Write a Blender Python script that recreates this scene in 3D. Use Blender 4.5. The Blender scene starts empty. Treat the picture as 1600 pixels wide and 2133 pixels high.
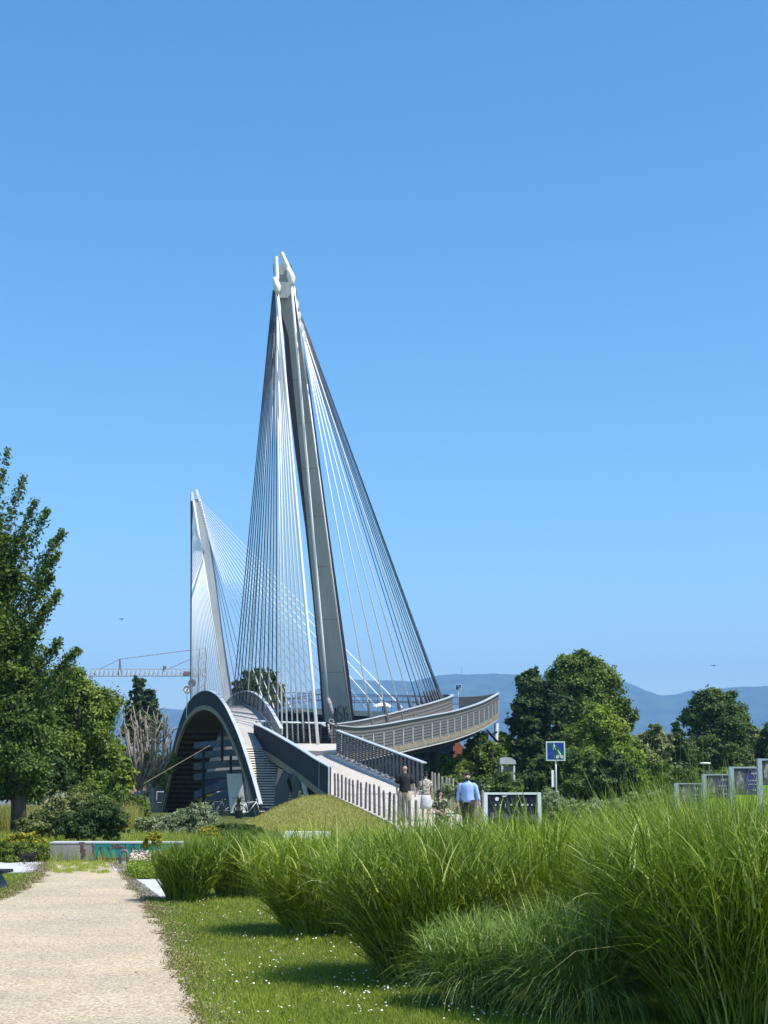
import bpy, math, random
import numpy as np
from mathutils import Vector
random.seed(7); rng = np.random.default_rng(7)
SC = bpy.context.scene
COL = SC.collection
R = math.radians
F = 52/36*2133.0; PITCH = R(10.5); CAMZ = 1.6
cp, sp = math.cos(PITCH), math.sin(PITCH)

def P(px, py, Y):
    """world point seen at full-size pixel (px,py) standing at distance Y"""
    u = (px-800)/F; v = (1066.5-py)/F
    t = Y/(cp - v*sp)
    return np.array([u*t, Y, CAMZ + t*(sp + v*cp)])
def G(px, py, z=0.0):
    u = (px-800)/F; v = (1066.5-py)/F
    t = (z-CAMZ)/(sp + v*cp)
    return np.array([u*t, t*(cp - v*sp), z])
def PXM(Y):            # metres per full-size pixel at distance Y
    return Y/F

# ------------------------------------------------------------------ materials
def _nodes(name):
    m = bpy.data.materials.new(name); m.use_nodes = True
    nt = m.node_tree; b = nt.nodes['Principled BSDF']
    return m, nt, b
def mat(name, col, rough=0.7, col2=None, scale=6.0, bump=0.0, bscale=None, metal=0.0, spec=0.35, stretch=None, detail=6):
    m, nt, b = _nodes(name)
    b.inputs['Roughness'].default_value = rough
    b.inputs['Metallic'].default_value = metal
    b.inputs['Specular IOR Level'].default_value = spec
    b.inputs['Base Color'].default_value = (*col, 1)
    tc = nt.nodes.new('ShaderNodeTexCoord')
    mp = nt.nodes.new('ShaderNodeMapping'); nt.links.new(tc.outputs['Object'], mp.inputs[0])
    if stretch: mp.inputs['Scale'].default_value = stretch
    if col2:
        n = nt.nodes.new('ShaderNodeTexNoise'); n.inputs['Scale'].default_value = scale; n.inputs['Detail'].default_value = detail
        nt.links.new(mp.outputs[0], n.inputs['Vector'])
        r = nt.nodes.new('ShaderNodeValToRGB')
        r.color_ramp.elements[0].position = .35; r.color_ramp.elements[1].position = .65
        r.color_ramp.elements[0].color = (*col, 1); r.color_ramp.elements[1].color = (*col2, 1)
        nt.links.new(n.outputs[0], r.inputs[0]); nt.links.new(r.outputs[0], b.inputs['Base Color'])
    if bump:
        n2 = nt.nodes.new('ShaderNodeTexNoise'); n2.inputs['Scale'].default_value = bscale or scale*4; n2.inputs['Detail'].default_value = 8
        nt.links.new(mp.outputs[0], n2.inputs['Vector'])
        bp = nt.nodes.new('ShaderNodeBump'); bp.inputs['Strength'].default_value = bump; bp.inputs['Distance'].default_value = 0.02
        nt.links.new(n2.outputs[0], bp.inputs['Height']); nt.links.new(bp.outputs[0], b.inputs['Normal'])
    return m
def leafmat(name, cols, trans=0.3, rough=0.5):
    """leaf colour varies leaf by leaf through the 'tone' attribute"""
    m = bpy.data.materials.new(name); m.use_nodes = True; nt = m.node_tree; nt.nodes.clear()
    out = nt.nodes.new('ShaderNodeOutputMaterial')
    at = nt.nodes.new('ShaderNodeAttribute'); at.attribute_name = 'tone'
    r = nt.nodes.new('ShaderNodeValToRGB')
    while len(r.color_ramp.elements) < len(cols): r.color_ramp.elements.new(0.5)
    for i, c in enumerate(cols):
        r.color_ramp.elements[i].position = i/(len(cols)-1); r.color_ramp.elements[i].color = (*c, 1)
    nt.links.new(at.outputs['Fac'], r.inputs[0])
    b = nt.nodes.new('ShaderNodeBsdfPrincipled'); b.inputs['Roughness'].default_value = rough; b.inputs['Specular IOR Level'].default_value = .18
    t = nt.nodes.new('ShaderNodeBsdfTranslucent'); mx = nt.nodes.new('ShaderNodeMixShader'); mx.inputs[0].default_value = trans
    g = nt.nodes.new('ShaderNodeMix'); g.data_type = 'RGBA'; g.blend_type = 'MULTIPLY'; g.inputs[0].default_value = 1
    g.inputs[7].default_value = (1.3, 1.4, .6, 1)
    nt.links.new(r.outputs[0], b.inputs['Base Color']); nt.links.new(r.outputs[0], g.inputs[6]); nt.links.new(g.outputs[2], t.inputs['Color'])
    nt.links.new(b.outputs[0], mx.inputs[1]); nt.links.new(t.outputs[0], mx.inputs[2]); nt.links.new(mx.outputs[0], out.inputs[0])
    return m

M = {}
M['pylon'] = mat('pylon_grey_paint', (.35,.38,.39), .45, (.28,.31,.33), 1.3, stretch=(1,1,.12))
M['pylon_edge'] = mat('pylon_shade_and_seam_dark', (.09,.085,.12), .5)  # flange shade put into the colour; seams, caps and rear legs share it
M['white'] = mat('white_paint', (.80,.80,.78), .4, (.70,.70,.68), 3)
M['cable_white'] = mat('white_cable_sheath', (.84,.85,.84), .35)
M['cable_dark'] = mat('unlit_cable_sheath', (.07,.085,.11), .4, metal=.2)  # darker copy of the white sheath: weak sheen put into the colour
M['rail_cap'] = mat('galvanised_rail_cap', (.46,.50,.52), .45, (.38,.42,.45), 4)
M['rail_dark'] = mat('dark_railing_mesh', (.028,.033,.036), .8, (.02,.026,.03), 5)
M['rail_brown'] = mat('brownish_steel_mesh', (.16,.158,.15), .7, (.12,.12,.115), 20, stretch=(1,1,6))
M['panel_dark'] = mat('dark_steel_side', (.022,.027,.028), .8, (.016,.021,.023), 3, bump=.2, spec=.2)
M['lip'] = mat('weathered_beige_edge', (.30,.26,.18), .8, (.17,.15,.11), 5, bump=.3)
M['deck'] = mat('pale_deck', (.52,.48,.42), .85, (.45,.42,.37), 3, bump=.2)
M['board'] = mat('pale_grey_deck_boards', (.70,.67,.62), .8, (.60,.57,.53), 4, bump=.2)
M['tread'] = mat('sun_bleached_stair_wood', (.66,.60,.50), .8, (.52,.47,.39), 5)
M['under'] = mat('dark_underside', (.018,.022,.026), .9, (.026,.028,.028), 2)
M['olive'] = mat('olive_timber', (.06,.06,.04), .9, (.04,.04,.03), 5)
M['concrete'] = mat('concrete', (.29,.275,.255), .9, (.23,.22,.205), 2.5, bump=.3, bscale=30)
M['concrete_dk'] = mat('grey_painted_steel', (.13,.135,.15), .6, (.11,.115,.13), 2)
M['girder'] = mat('blue_grey_girder', (.075,.105,.125), .7, (.05,.075,.09), 2)
M['stone'] = mat('pale_stone_slab', (.50,.51,.51), .8, (.43,.44,.45), 2, bump=.15)
M['stone_dk'] = mat('dark_stone_kerb', (.20,.20,.22), .85, (.16,.16,.18), 3)
M['wood'] = mat('weathered_stake_wood', (.16,.14,.15), .85, (.10,.085,.095), 12, stretch=(1,1,.2))
M['wood_lt'] = mat('grey_stake_wood', (.30,.29,.25), .85, (.2,.19,.17), 12, stretch=(1,1,.2))
M['black'] = mat('black_paint', (.012,.014,.018), .5)
M['steel'] = mat('galvanised_steel', (.45,.47,.48), .4, metal=.6)
M['bark'] = mat('tree_bark', (.10,.085,.07), .9, (.05,.045,.04), 8, bump=.5, stretch=(1,1,.3))
M['bark_lt'] = mat('pale_pollard_bark', (.36,.31,.24), .9, (.16,.13,.11), 9, bump=.5, stretch=(1,1,.3))
M['teal'] = mat('teal_wall_paint', (.0,.22,.20), .6, (.005,.19,.17), 5)
M['red'] = mat('red_spray_paint', (.17,.045,.055), .7)
M['graf'] = mat('black_spray_paint', (.012,.02,.05), .5)
M['cream'] = mat('cream_cloth', (.75,.66,.40), .8)
M['crane'] = mat('crane_steel', (.22,.13,.12), .6)
M['crane_lt'] = mat('crane_pale_steel', (.45,.42,.42), .6)

# leaves
L = {
 'dark': leafmat('dark_green_leaves', [(.04,.075,.024),(.09,.145,.035),(.19,.25,.06)]),
 'mid': leafmat('mid_green_leaves', [(.06,.10,.02),(.135,.195,.035),(.26,.32,.06)]),
 'bright': leafmat('bright_green_leaves', [(.10,.155,.02),(.20,.27,.033),(.33,.40,.065)]),
 'pale': leafmat('pale_olive_leaves', [(.12,.145,.05),(.21,.25,.09),(.36,.40,.18)]),
 'silver': leafmat('silvery_leaves', [(.12,.16,.085),(.24,.29,.16),(.50,.54,.38)]),
 'conifer': leafmat('deep_green_foliage', [(.03,.06,.024),(.065,.108,.035),(.14,.19,.05)]),
 'yellow': leafmat('yellow_green_leaves', [(0.180,0.200,0.030),(0.350,0.330,0.040),(0.500,0.420,0.060)]),
 'grass': leafmat('tall_grass_blades', [(.075,.13,.012),(.155,.235,.018),(.29,.37,.04),(.52,.54,.22)], .22),
 'grass_dk': leafmat('deep_green_grass_blades', [(.045,.085,.01),(.105,.175,.016),(.21,.29,.035),(.46,.49,.2)], .22),
 'grass_silver': leafmat('silvery_grass_blades', [(.07,.13,.02),(.15,.235,.045),(.27,.37,.10),(.52,.57,.32)], .22),
 'lawn': leafmat('lawn_blades', [(.115,.165,.02),(.185,.26,.028),(.29,.34,.05),(.45,.42,.14)], .3),
 'straw': leafmat('dry_mound_grass', [(.21,.215,.05),(.33,.315,.09),(.48,.42,.15)], .25),
 'litter': leafmat('dry_edge_litter', [(0.078,0.058,0.033),(0.208,0.169,0.078),(0.442,0.377,0.221)], .1),
 'pink': leafmat('pink_white_petals', [(0.450,0.250,0.240),(0.620,0.450,0.400),(0.750,0.680,0.600)], .2),
 'daisy': leafmat('white_daisy_petals', [(0.750,0.750,0.680),(0.850,0.850,0.800)], .15),
 'oak': leafmat('deep_olive_leaves', [(.04,.07,.018),(.095,.15,.028),(.19,.26,.05)]),
}

# ------------------------------------------------------------------ mesh builders
class MB:
    def __init__(s): s.v = []; s.f = []
    def add(s, v, f):
        o = len(s.v); s.v += [tuple(map(float, p)) for p in v]; s.f += [tuple(i+o for i in q) for q in f]; return s
    def box(s, a, b):
        x0,y0,z0 = a; x1,y1,z1 = b
        return s.add([(x0,y0,z0),(x1,y0,z0),(x1,y1,z0),(x0,y1,z0),(x0,y0,z1),(x1,y0,z1),(x1,y1,z1),(x0,y1,z1)],
              [(0,3,2,1),(4,5,6,7),(0,1,5,4),(1,2,6,5),(2,3,7,6),(3,0,4,7)])
    def hexa(s, lo, hi):
        """lo, hi: four corners each (same order)"""
        return s.add(list(lo)+list(hi), [(0,3,2,1),(4,5,6,7),(0,1,5,4),(1,2,6,5),(2,3,7,6),(3,0,4,7)])
    def bar(s, a, b, w, h, up=(0,0,1)):
        a = np.array(a, float); b = np.array(b, float); d = b-a; d /= np.linalg.norm(d)+1e-9
        u = np.array(up, float); sd = np.cross(d, u)
        if np.linalg.norm(sd) < 1e-4: sd = np.cross(d, (1,0,0.01))
        sd /= np.linalg.norm(sd); uu = np.cross(sd, d)
        o = [sd*w/2+uu*h/2, -sd*w/2+uu*h/2, -sd*w/2-uu*h/2, sd*w/2-uu*h/2]
        return s.hexa([a+q for q in o], [b+q for q in o])
    def tube(s, pts, rad, n=6, cap=True, flat=None):
        pts = [np.array(p, float) for p in pts]
        if not hasattr(rad, '__len__'): rad = [rad]*len(pts)
        rings = []; prev = None
        for i, p in enumerate(pts):
            d = pts[min(i+1, len(pts)-1)] - pts[max(i-1, 0)]; d /= np.linalg.norm(d)+1e-9
            if prev is None:
                a = np.cross(d, (0,1,0.0)); 
                if np.linalg.norm(a) < .15: a = np.cross(d, (1,0,0))
            else: a = prev - d*np.dot(prev, d)
            a /= np.linalg.norm(a)+1e-9; prev = a; b = np.cross(d, a)
            r = rad[i]; rx, ry = (r if hasattr(r, '__len__') else (r, r))
            rings.append([p + a*rx*math.cos(2*math.pi*k/n) + b*ry*math.sin(2*math.pi*k/n) for k in range(n)])
        v = [q for r in rings for q in r]; f = []
        for i in range(len(rings)-1):
            for k in range(n):
                k2 = (k+1) % n; f.append((i*n+k, i*n+k2, (i+1)*n+k2, (i+1)*n+k))
        if cap: f.append(tuple(range(n-1,-1,-1))); f.append(tuple((len(rings)-1)*n+k for k in range(n)))
        return s.add(v, f)
    def strip(s, A, B, T, close=True):
        """solid ribbon: A,B polylines of the two edges, T thickness vector"""
        T = np.array(T, float); n = len(A); v = []
        for i in range(n): v += [np.array(A[i]), np.array(B[i]), np.array(B[i])+T, np.array(A[i])+T]
        f = []
        for i in range(n-1):
            a = i*4; b = a+4
            for k in range(4): k2 = (k+1) % 4; f.append((a+k, a+k2, b+k2, b+k))
        f.append((3,2,1,0)); e = (n-1)*4; f.append((e,e+1,e+2,e+3))
        return s.add(v, f)
    def prism(s, poly, T):
        T = np.array(T, float); n = len(poly)
        v = [np.array(p, float) for p in poly] + [np.array(p, float)+T for p in poly]
        f = [tuple(range(n)), tuple(range(2*n-1, n-1, -1))] + [(k, k+n, (k+1) % n + n, (k+1) % n) for k in range(n)]
        return s.add(v, f)
    def ball(s, c, r, n=10, m=7):
        rx, ry, rz = r if hasattr(r, '__len__') else (r, r, r); v = []; f = []
        for i in range(m+1):
            th = math.pi*i/m
            for k in range(n):
                ph = 2*math.pi*k/n
                v.append((c[0]+rx*math.sin(th)*math.cos(ph), c[1]+ry*math.sin(th)*math.sin(ph), c[2]+rz*math.cos(th)))
        for i in range(m):
            for k in range(n): k2 = (k+1) % n; f.append((i*n+k, (i+1)*n+k, (i+1)*n+k2, i*n+k2))
        return s.add(v, f)
    def disc(s, c, r, ax=(0,-1,0), n=20, th=.02):
        ax = np.array(ax, float); ax /= np.linalg.norm(ax); a = np.cross(ax, (0,0,1.0)); a /= np.linalg.norm(a); b = np.cross(ax, a)
        return s.prism([np.array(c)+a*r*math.cos(2*math.pi*k/n)+b*r*math.sin(2*math.pi*k/n) for k in range(n)], -ax*th)
    def torus(s, c, Rr, r, ax=(0,1,0), n=24, m=6):
        ax = np.array(ax, float); ax /= np.linalg.norm(ax); a = np.cross(ax, (0,0,1.0)); a /= np.linalg.norm(a); b = np.cross(ax, a); c = np.array(c, float)
        v = []; f = []
        for i in range(n):
            t = 2*math.pi*i/n; d = a*math.cos(t)+b*math.sin(t)
            for k in range(m):
                q = 2*math.pi*k/m; v.append(c + d*(Rr+r*math.cos(q)) + ax*r*math.sin(q))
        for i in range(n):
            for k in range(m): f.append((i*m+k, i*m+(k+1) % m, ((i+1) % n)*m+(k+1) % m, ((i+1) % n)*m+k))
        return s.add(v, f)
    def build(s, name, m, parent=None, smooth=False, org=None):
        me = bpy.data.meshes.new(name)
        v = s.v
        off = np.array(org, float) if org is not None else np.zeros(3)
        if org is not None: v = [tuple(np.array(p)-off) for p in v]
        me.from_pydata(v, [], s.f); me.materials.append(m)
        o = bpy.data.objects.new(name, me); COL.objects.link(o)
        o.location = off
        if smooth:
            for p in me.polygons: p.use_smooth = True
        if parent: o.parent = parent
        # recalc normals
        import bmesh
        bm = bmesh.new(); bm.from_mesh(me); bmesh.ops.recalc_face_normals(bm, faces=bm.faces); bm.to_mesh(me); bm.free()
        return o

def np_mesh(name, V, Fc, m, tone=None, parent=None, smooth=False):
    V = np.asarray(V, np.float32); Fc = np.asarray(Fc, np.int32); k = Fc.shape[1]
    me = bpy.data.meshes.new(name)
    me.vertices.add(len(V)); me.vertices.foreach_set('co', V.ravel())
    me.loops.add(Fc.size); me.loops.foreach_set('vertex_index', Fc.ravel())
    me.polygons.add(len(Fc)); me.polygons.foreach_set('loop_start', np.arange(0, Fc.size, k, dtype=np.int32))
    if smooth: me.polygons.foreach_set('use_smooth', np.ones(len(Fc), bool))
    if tone is not None:
        a = me.attributes.new('tone', 'FLOAT', 'FACE'); a.data.foreach_set('value', np.asarray(tone, np.float32))
    me.update(calc_edges=True); me.materials.append(m)
    o = bpy.data.objects.new(name, me); COL.objects.link(o)
    if parent: o.parent = parent
    return o

def tag(o, label, cat, group=None, kind=None):
    if label: o['label'] = label
    if cat: o['category'] = cat
    if group: o['group'] = group
    if kind: o['kind'] = kind
    return o
def thing(name, label, cat, loc, group=None, rz=0):
    o = bpy.data.objects.new(name, None); COL.objects.link(o); o.location = tuple(map(float, loc)); o.rotation_euler = (0,0,rz)
    o.empty_display_size = .3
    return tag(o, label, cat, group)
def adopt(root, *objs):
    """parent objects whose meshes are in world coordinates, keeping them in place"""
    for o in objs:
        o.parent = root; o.location = tuple(Vector(o.location)-Vector(root.location))
    return root
def copy_tree(o, parent=None):
    c = o.copy(); COL.objects.link(c)
    if parent: c.parent = parent
    for ch in list(o.children): copy_tree(ch, c)
    return c
def struct(o): o['kind'] = 'structure'; return o
def stuff(o, label=None, cat=None): o['kind'] = 'stuff'; return tag(o, label, cat)

def unit(a): return a/(np.linalg.norm(a, axis=-1, keepdims=True)+1e-9)
def leaf_quads(C, N, size, asp=.55):
    n = len(C); N = unit(N); t = unit(np.cross(N, rng.normal(size=(n,3)))); b = np.cross(N, t)
    s = (size*rng.uniform(.6, 1.25, (n,1))); w = s*asp
    V = np.stack([C-t*s, C+b*w, C+t*s, C-b*w], 1).reshape(-1, 3)
    return V, np.arange(n*4).reshape(n, 4)
def crown_points(blobs, n, clump=.16, per=45, shell=(.55,1.08)):
    """blobs: (c(3), r(3)).  leaves gather in clumps spread through each blob's outer shell"""
    sub = []
    for c, r in blobs:
        r = np.array(r, float); K = 11
        sub.append((np.array(c), r*.62))
        for d in unit(rng.normal(size=(K,3))+np.array([0,0,.25])):
            f = rng.uniform(.24,.46); sub.append((np.array(c)+d*r*rng.uniform(.55,.86), np.minimum(r, r.mean()*1.1)*f))
    blobs = sub
    w = np.array([(b[1][0]*b[1][1]*b[1][2])**(2/3) for b in blobs]); w /= w.sum()
    CC, NN, TT = [], [], []
    for (c, r), wi in zip(blobs, w):
        bt = rng.normal(0,.13); m = max(2, int(n*wi/per)); d = unit(rng.normal(size=(m,3))); d[:,2] = np.abs(d[:,2])*np.sign(rng.uniform(-.45,1,m))
        rr = rng.uniform(shell[0], shell[1], (m,1)); r = np.array(r)
        cc = np.array(c)+d*rr*r; rm = r.min()
        k = per; pts = np.repeat(cc, k, 0) + rng.normal(size=(m*k,3))*clump*rm*rng.uniform(.6,1.3,(m*k,1))*np.array([1,1,.75])
        nn = np.repeat(d, k, 0)*.7 + rng.normal(size=(m*k,3))*.55 + np.array([0,0,.45])
        tone = np.repeat(rng.normal(.42+bt,.12,m), k) + rng.normal(0,.17,m*k)
        CC.append(pts); NN.append(nn); TT.append(tone)
    return np.concatenate(CC), np.concatenate(NN), np.clip(np.concatenate(TT), 0, 1)

def tree(name, label, cat, basepx, Y, blobs, n, leaf, lm, group=None, trunk_r=.22, z0=0.0, bark='bark', limbs=9, clump=.17, per=45, shoots=(), trunk=True, depth=1.0):
    s = PXM(Y); bx = P(basepx, 1640, Y)[0]; base = np.array([bx, Y, z0])
    root = thing(name, label, cat, base, group)
    bl = []
    for b in blobs:
        px, py, rx, rz = b[:4]; dY = b[4] if len(b) > 4 else 0
        bl.append((P(px, py, Y+dY), (rx*s*1.12, rx*s*depth*1.12, rz*s*1.10)))
    C, N, T = crown_points(bl, int(n*1.7), clump*1.35, per)
    for (ax, ay, tx, ty, nn) in shoots:      # long ascending leafy shoots
        a = P(ax, ay, Y); b = P(tx, ty, Y + rng.uniform(-1.2,1.2)); t = rng.uniform(.15, 1, nn)**.7
        wd = (.22*(1-t)+.06)[:,None]
        # small side tufts along the shoot
        k = rng.integers(0, 9, nn); off = rng.normal(size=(9,3))*.5
        pts = a+(b-a)*t[:,None] + rng.normal(size=(nn,3))*wd + off[k]*wd
        C = np.concatenate([C, pts]); N = np.concatenate([N, rng.normal(size=(nn,3))+np.array([0,0,.5])]); T = np.concatenate([T, np.clip(rng.normal(.4,.2,nn),0,1)])
    V, Q = leaf_quads(C, N, leaf*.74)
    V = V - base
    np_mesh('crown', V, Q, lm, T, root)
    if trunk:
        mb = MB(); top = max((b[0] for b in bl), key=lambda c: c[2]) - base
        mid = np.mean([b[0] for b in bl], 0) - base
        pts = [np.zeros(3), np.array([mid[0]*.1, mid[1]*.1, mid[2]*.3]), np.array([mid[0]*.5, mid[1]*.5, mid[2]*.7]), mid, mid+(top-mid)*.8]
        pts[0][2] = -.15
        mb.tube(pts, [trunk_r*1.35, trunk_r, trunk_r*.8, trunk_r*.5, trunk_r*.15], 8)
        for i in range(limbs):
            c, r = bl[i % len(bl)]; e = c-base + rng.normal(size=3)*np.array(r)*.45; st = pts[1]+(pts[3]-pts[1])*rng.uniform(.2,.9)
            m2 = (st+e)/2 + np.array([0,0,.1*np.linalg.norm(e-st)])*rng.uniform(-.5,1)
            mb.tube([st, m2, e], [trunk_r*.4, trunk_r*.25, trunk_r*.06], 5)
        for (ax, ay, tx, ty, nn) in shoots:
            mb.tube([P(ax,ay,Y)-base, P(tx,ty,Y)-base], [.02,.008], 4)
        mb.build('trunk', M[bark], root, True)
    return root

def blades(bases, az, th0, dth, Ln, width, segs=4):
    """arched tapering blades. th0: start angle from vertical, dth: extra bend to the tip"""
    n = len(bases); pts = [bases]; p = bases.copy()
    hd = np.stack([np.cos(az), np.sin(az), np.zeros(n)], 1)
    for k in range(segs):
        th = th0 + dth*((k+.5)/segs)**1.3
        d = hd*np.sin(th)[:,None] + np.array([0,0,1.0])*np.cos(th)[:,None]
        p = p + d*(Ln/segs)[:,None]; pts.append(p)
    wa = az + np.pi/2 + rng.normal(0,.7,n); wd = np.stack([np.cos(wa), np.sin(wa), rng.normal(0,.15,n)], 1)
    V = []; 
    for k in range(segs+1):
        w = width*(1-(k/segs)**1.6)*.5 + (.0006 if k == segs else 0)
        w = (w*np.ones(n))[:,None]
        V += [pts[k]-wd*w, pts[k]+wd*w]
    V = np.stack(V, 1)      # n, 2(segs+1), 3
    K = 2*(segs+1); idx = np.arange(n)[:,None]*K
    Fs = np.concatenate([idx + np.array([2*k, 2*k+1, 2*k+3, 2*k+2]) for k in range(segs)], 1).reshape(-1, 4)
    return V.reshape(-1, 3), Fs
def grass_clump(name, label, x, y, z, n, r0, H, lean, bend, lm, width=.008, group=None, asym=(0,0), low=.35, tone_m=.42):
    """one clump of tall ornamental grass"""
    u = rng.uniform(0,1,n)**.6; a = rng.uniform(0, 2*np.pi, n)
    B = np.stack([x+np.cos(a)*u*r0, y+np.sin(a)*u*r0, np.full(n, z)], 1)
    az = a + np.where(rng.uniform(size=n)<.35, rng.uniform(-3.14,3.14,n), rng.normal(0,.6,n)); L_ = H*rng.uniform(low,1.12,n)
    th0 = np.abs(u*lean + rng.normal(0,.10,n)); dth = np.abs(rng.normal(bend, bend*.45, n))*(.3+u)
    q = rng.uniform(size=n) < .5      # shorter leaves springing from the stems higher up
    hgt = H*rng.uniform(.15,.80,n); ang = u*lean*1.15+.1
    B[q] += np.stack([np.cos(a)*np.sin(ang)*hgt, np.sin(a)*np.sin(ang)*hgt, np.cos(ang)*hgt], 1)[q]
    L_ = np.where(q, H*rng.uniform(.14,.36,n), L_); th0 = np.where(q, np.abs(rng.normal(.5,.3,n)), th0); dth = np.where(q, rng.uniform(.2,1.7,n), dth); az = np.where(q, rng.uniform(-3.14,3.14,n), az)
    V, Fs = blades(B, az, th0, dth, L_, width*rng.uniform(.6,1.3,n), 5)
    k = np.repeat(np.clip(rng.normal(tone_m,.24,n),0,1), 5)
    o = np_mesh(name, V-np.array([x,y,z]), Fs, lm, k); o.location = (x,y,z)
    return tag(o, label, 'ornamental grass', group)

# ------------------------------------------------------------------ terrain heights
def sstep(a, b, x):
    t = np.clip((x-a)/(b-a), 0, 1); return t*t*(3-2*t)
# ramp path: centre line (x), half width and height along Y
pY = np.array([30, 40, 44, 50, 56, 62, 66.0, 68]); pL = np.array([.9,.85, .75, .32, -.55, -1.55, -2.3, -2.6]); pR = np.array([5.2,4.3, 3.8, 3.1, 2.6, 2.1, 1.8, 1.7])
pZ = np.array([0, 0, .0, .32, .62, .95, 1.2, 1.28])
def path_lrz(Y): return np.interp(Y, pY, pL), np.interp(Y, pY, pR), np.interp(Y, pY, pZ)
def mound(x, y):
    l, r, z = path_lrz(y)
    d = np.maximum(np.maximum(l-.35-x, x-r-.35), 0)
    pr = np.cos(np.clip(d/3.4, 0, 1)*np.pi/2)**1.15
    fade = 1-sstep(66.3, 69.5, y)
    return z*pr*fade
def ground_z(x, y):
    z = -1.35*sstep(92, 110, y) - 2.9*sstep(126, 131, y) + 3.6*sstep(183, 190, y)
    return z

# ================================================================== WORLD, SUN, CAMERA
w = bpy.data.worlds.new('World'); SC.world = w; w.use_nodes = True
nt = w.node_tree; bg = nt.nodes['Background']
sky = nt.nodes.new('ShaderNodeTexSky'); sky.sky_type = 'NISHITA'; sky.sun_disc = False
SUN_EL, SUN_AZ = R(58), R(120)        # azimuth clockwise from +Y
sky.sun_elevation = SUN_EL; sky.sun_rotation = SUN_AZ; sky.air_density = 1.0; sky.dust_density = .6; sky.ozone_density = 3.0; sky.altitude = 100
hsv = nt.nodes.new('ShaderNodeHueSaturation'); hsv.inputs['Saturation'].default_value = 1.27; hsv.inputs['Hue'].default_value = .493
nt.links.new(sky.outputs[0], hsv.inputs['Color']); nt.links.new(hsv.outputs[0], bg.inputs[0]); bg.inputs[1].default_value = .15
sl = bpy.data.lights.new('sun', 'SUN'); sl.energy = 4.6; sl.angle = R(.53); sl.color = (1,.945,.86)
so = bpy.data.objects.new('sun', sl); COL.objects.link(so)
sd = Vector((math.sin(SUN_AZ)*math.cos(SUN_EL), math.cos(SUN_AZ)*math.cos(SUN_EL), math.sin(SUN_EL)))
so.rotation_euler = sd.to_track_quat('Z','Y').to_euler(); so.location = (0,0,60)
cam = bpy.data.cameras.new('camera'); co = bpy.data.objects.new('camera', cam); COL.objects.link(co)
cam.sensor_fit = 'VERTICAL'; cam.sensor_height = 36; cam.lens = 52; cam.clip_end = 60000; cam.clip_start = .1
co.location = (0,0,CAMZ); co.rotation_euler = (R(90)+PITCH, 0, 0); SC.camera = co
SC.view_settings.view_transform = 'Standard'; SC.view_settings.look = 'None'; SC.view_settings.exposure = .54; SC.view_settings.gamma = 1
SC.cycles.max_bounces = 6; SC.cycles.transparent_max_bounces = 4; SC.cycles.volume_bounces = 0

# ================================================================== GROUND
def grid_mesh(name, xs, ys, zf, m):
    X, Y = np.meshgrid(xs, ys); Z = zf(X, Y); V = np.stack([X, Y, Z], -1).reshape(-1, 3); nx = len(xs); ny = len(ys)
    i = np.arange((ny-1)*(nx-1)); r = i//(nx-1); c = i % (nx-1); a = r*nx+c
    return np_mesh(name, V, np.stack([a, a+1, a+nx+1, a+nx], 1), m, smooth=True)
def lawnmat():
    m, nt, b = _nodes('lawn_ground'); b.inputs['Roughness'].default_value = .9; b.inputs['Specular IOR Level'].default_value = .1
    tc = nt.nodes.new('ShaderNodeTexCoord')
    n1 = nt.nodes.new('ShaderNodeTexNoise'); n1.inputs['Scale'].default_value = .9; n1.inputs['Detail'].default_value = 8
    n2 = nt.nodes.new('ShaderNodeTexNoise'); n2.inputs['Scale'].default_value = 26; n2.inputs['Detail'].default_value = 8
    mx = nt.nodes.new('ShaderNodeMath'); mx.operation = 'ADD'; md = nt.nodes.new('ShaderNodeMath'); md.operation = 'MULTIPLY'; md.inputs[1].default_value = .5
    for n in (n1, n2): nt.links.new(tc.outputs['Object'], n.inputs['Vector'])
    nt.links.new(n1.outputs[0], mx.inputs[0]); nt.links.new(n2.outputs[0], mx.inputs[1]); nt.links.new(mx.outputs[0], md.inputs[0])
    r = nt.nodes.new('ShaderNodeValToRGB'); e = r.color_ramp.elements
    e[0].position = .36; e[0].color = (.035,.055,.012,1); e[1].position = .66; e[1].color = (.15,.15,.045,1)
    k = e.new(.5); k.color = (.075,.10,.02,1)
    nt.links.new(md.outputs[0], r.inputs[0]); nt.links.new(r.outputs[0], b.inputs['Base Color'])
    return m
M['lawn'] = lawnmat()
def axis(lim, near, step, far_n):
    a = np.arange(-near, near+step, step); f = near+np.geomspace(step, lim-near, far_n)
    return np.concatenate([-f[::-1], a, f])
xs = axis(11000, 60, 3, 26)
ys = np.concatenate([np.arange(-30, 225, 3.0), 225+np.geomspace(4, 11300, 30)])
struct(grid_mesh('ground', xs, ys, ground_z, M['lawn']))
# river between the banks
M['water'] = mat('river_water', (.03,.06,.06), .08, bump=.3, bscale=.6, spec=.5)
struct(MB().add([(-3000,126,-3.4),(3000,126,-3.4),(3000,189,-3.4),(-3000,189,-3.4)], [(0,1,2,3)]).build('river', M['water']))

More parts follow.
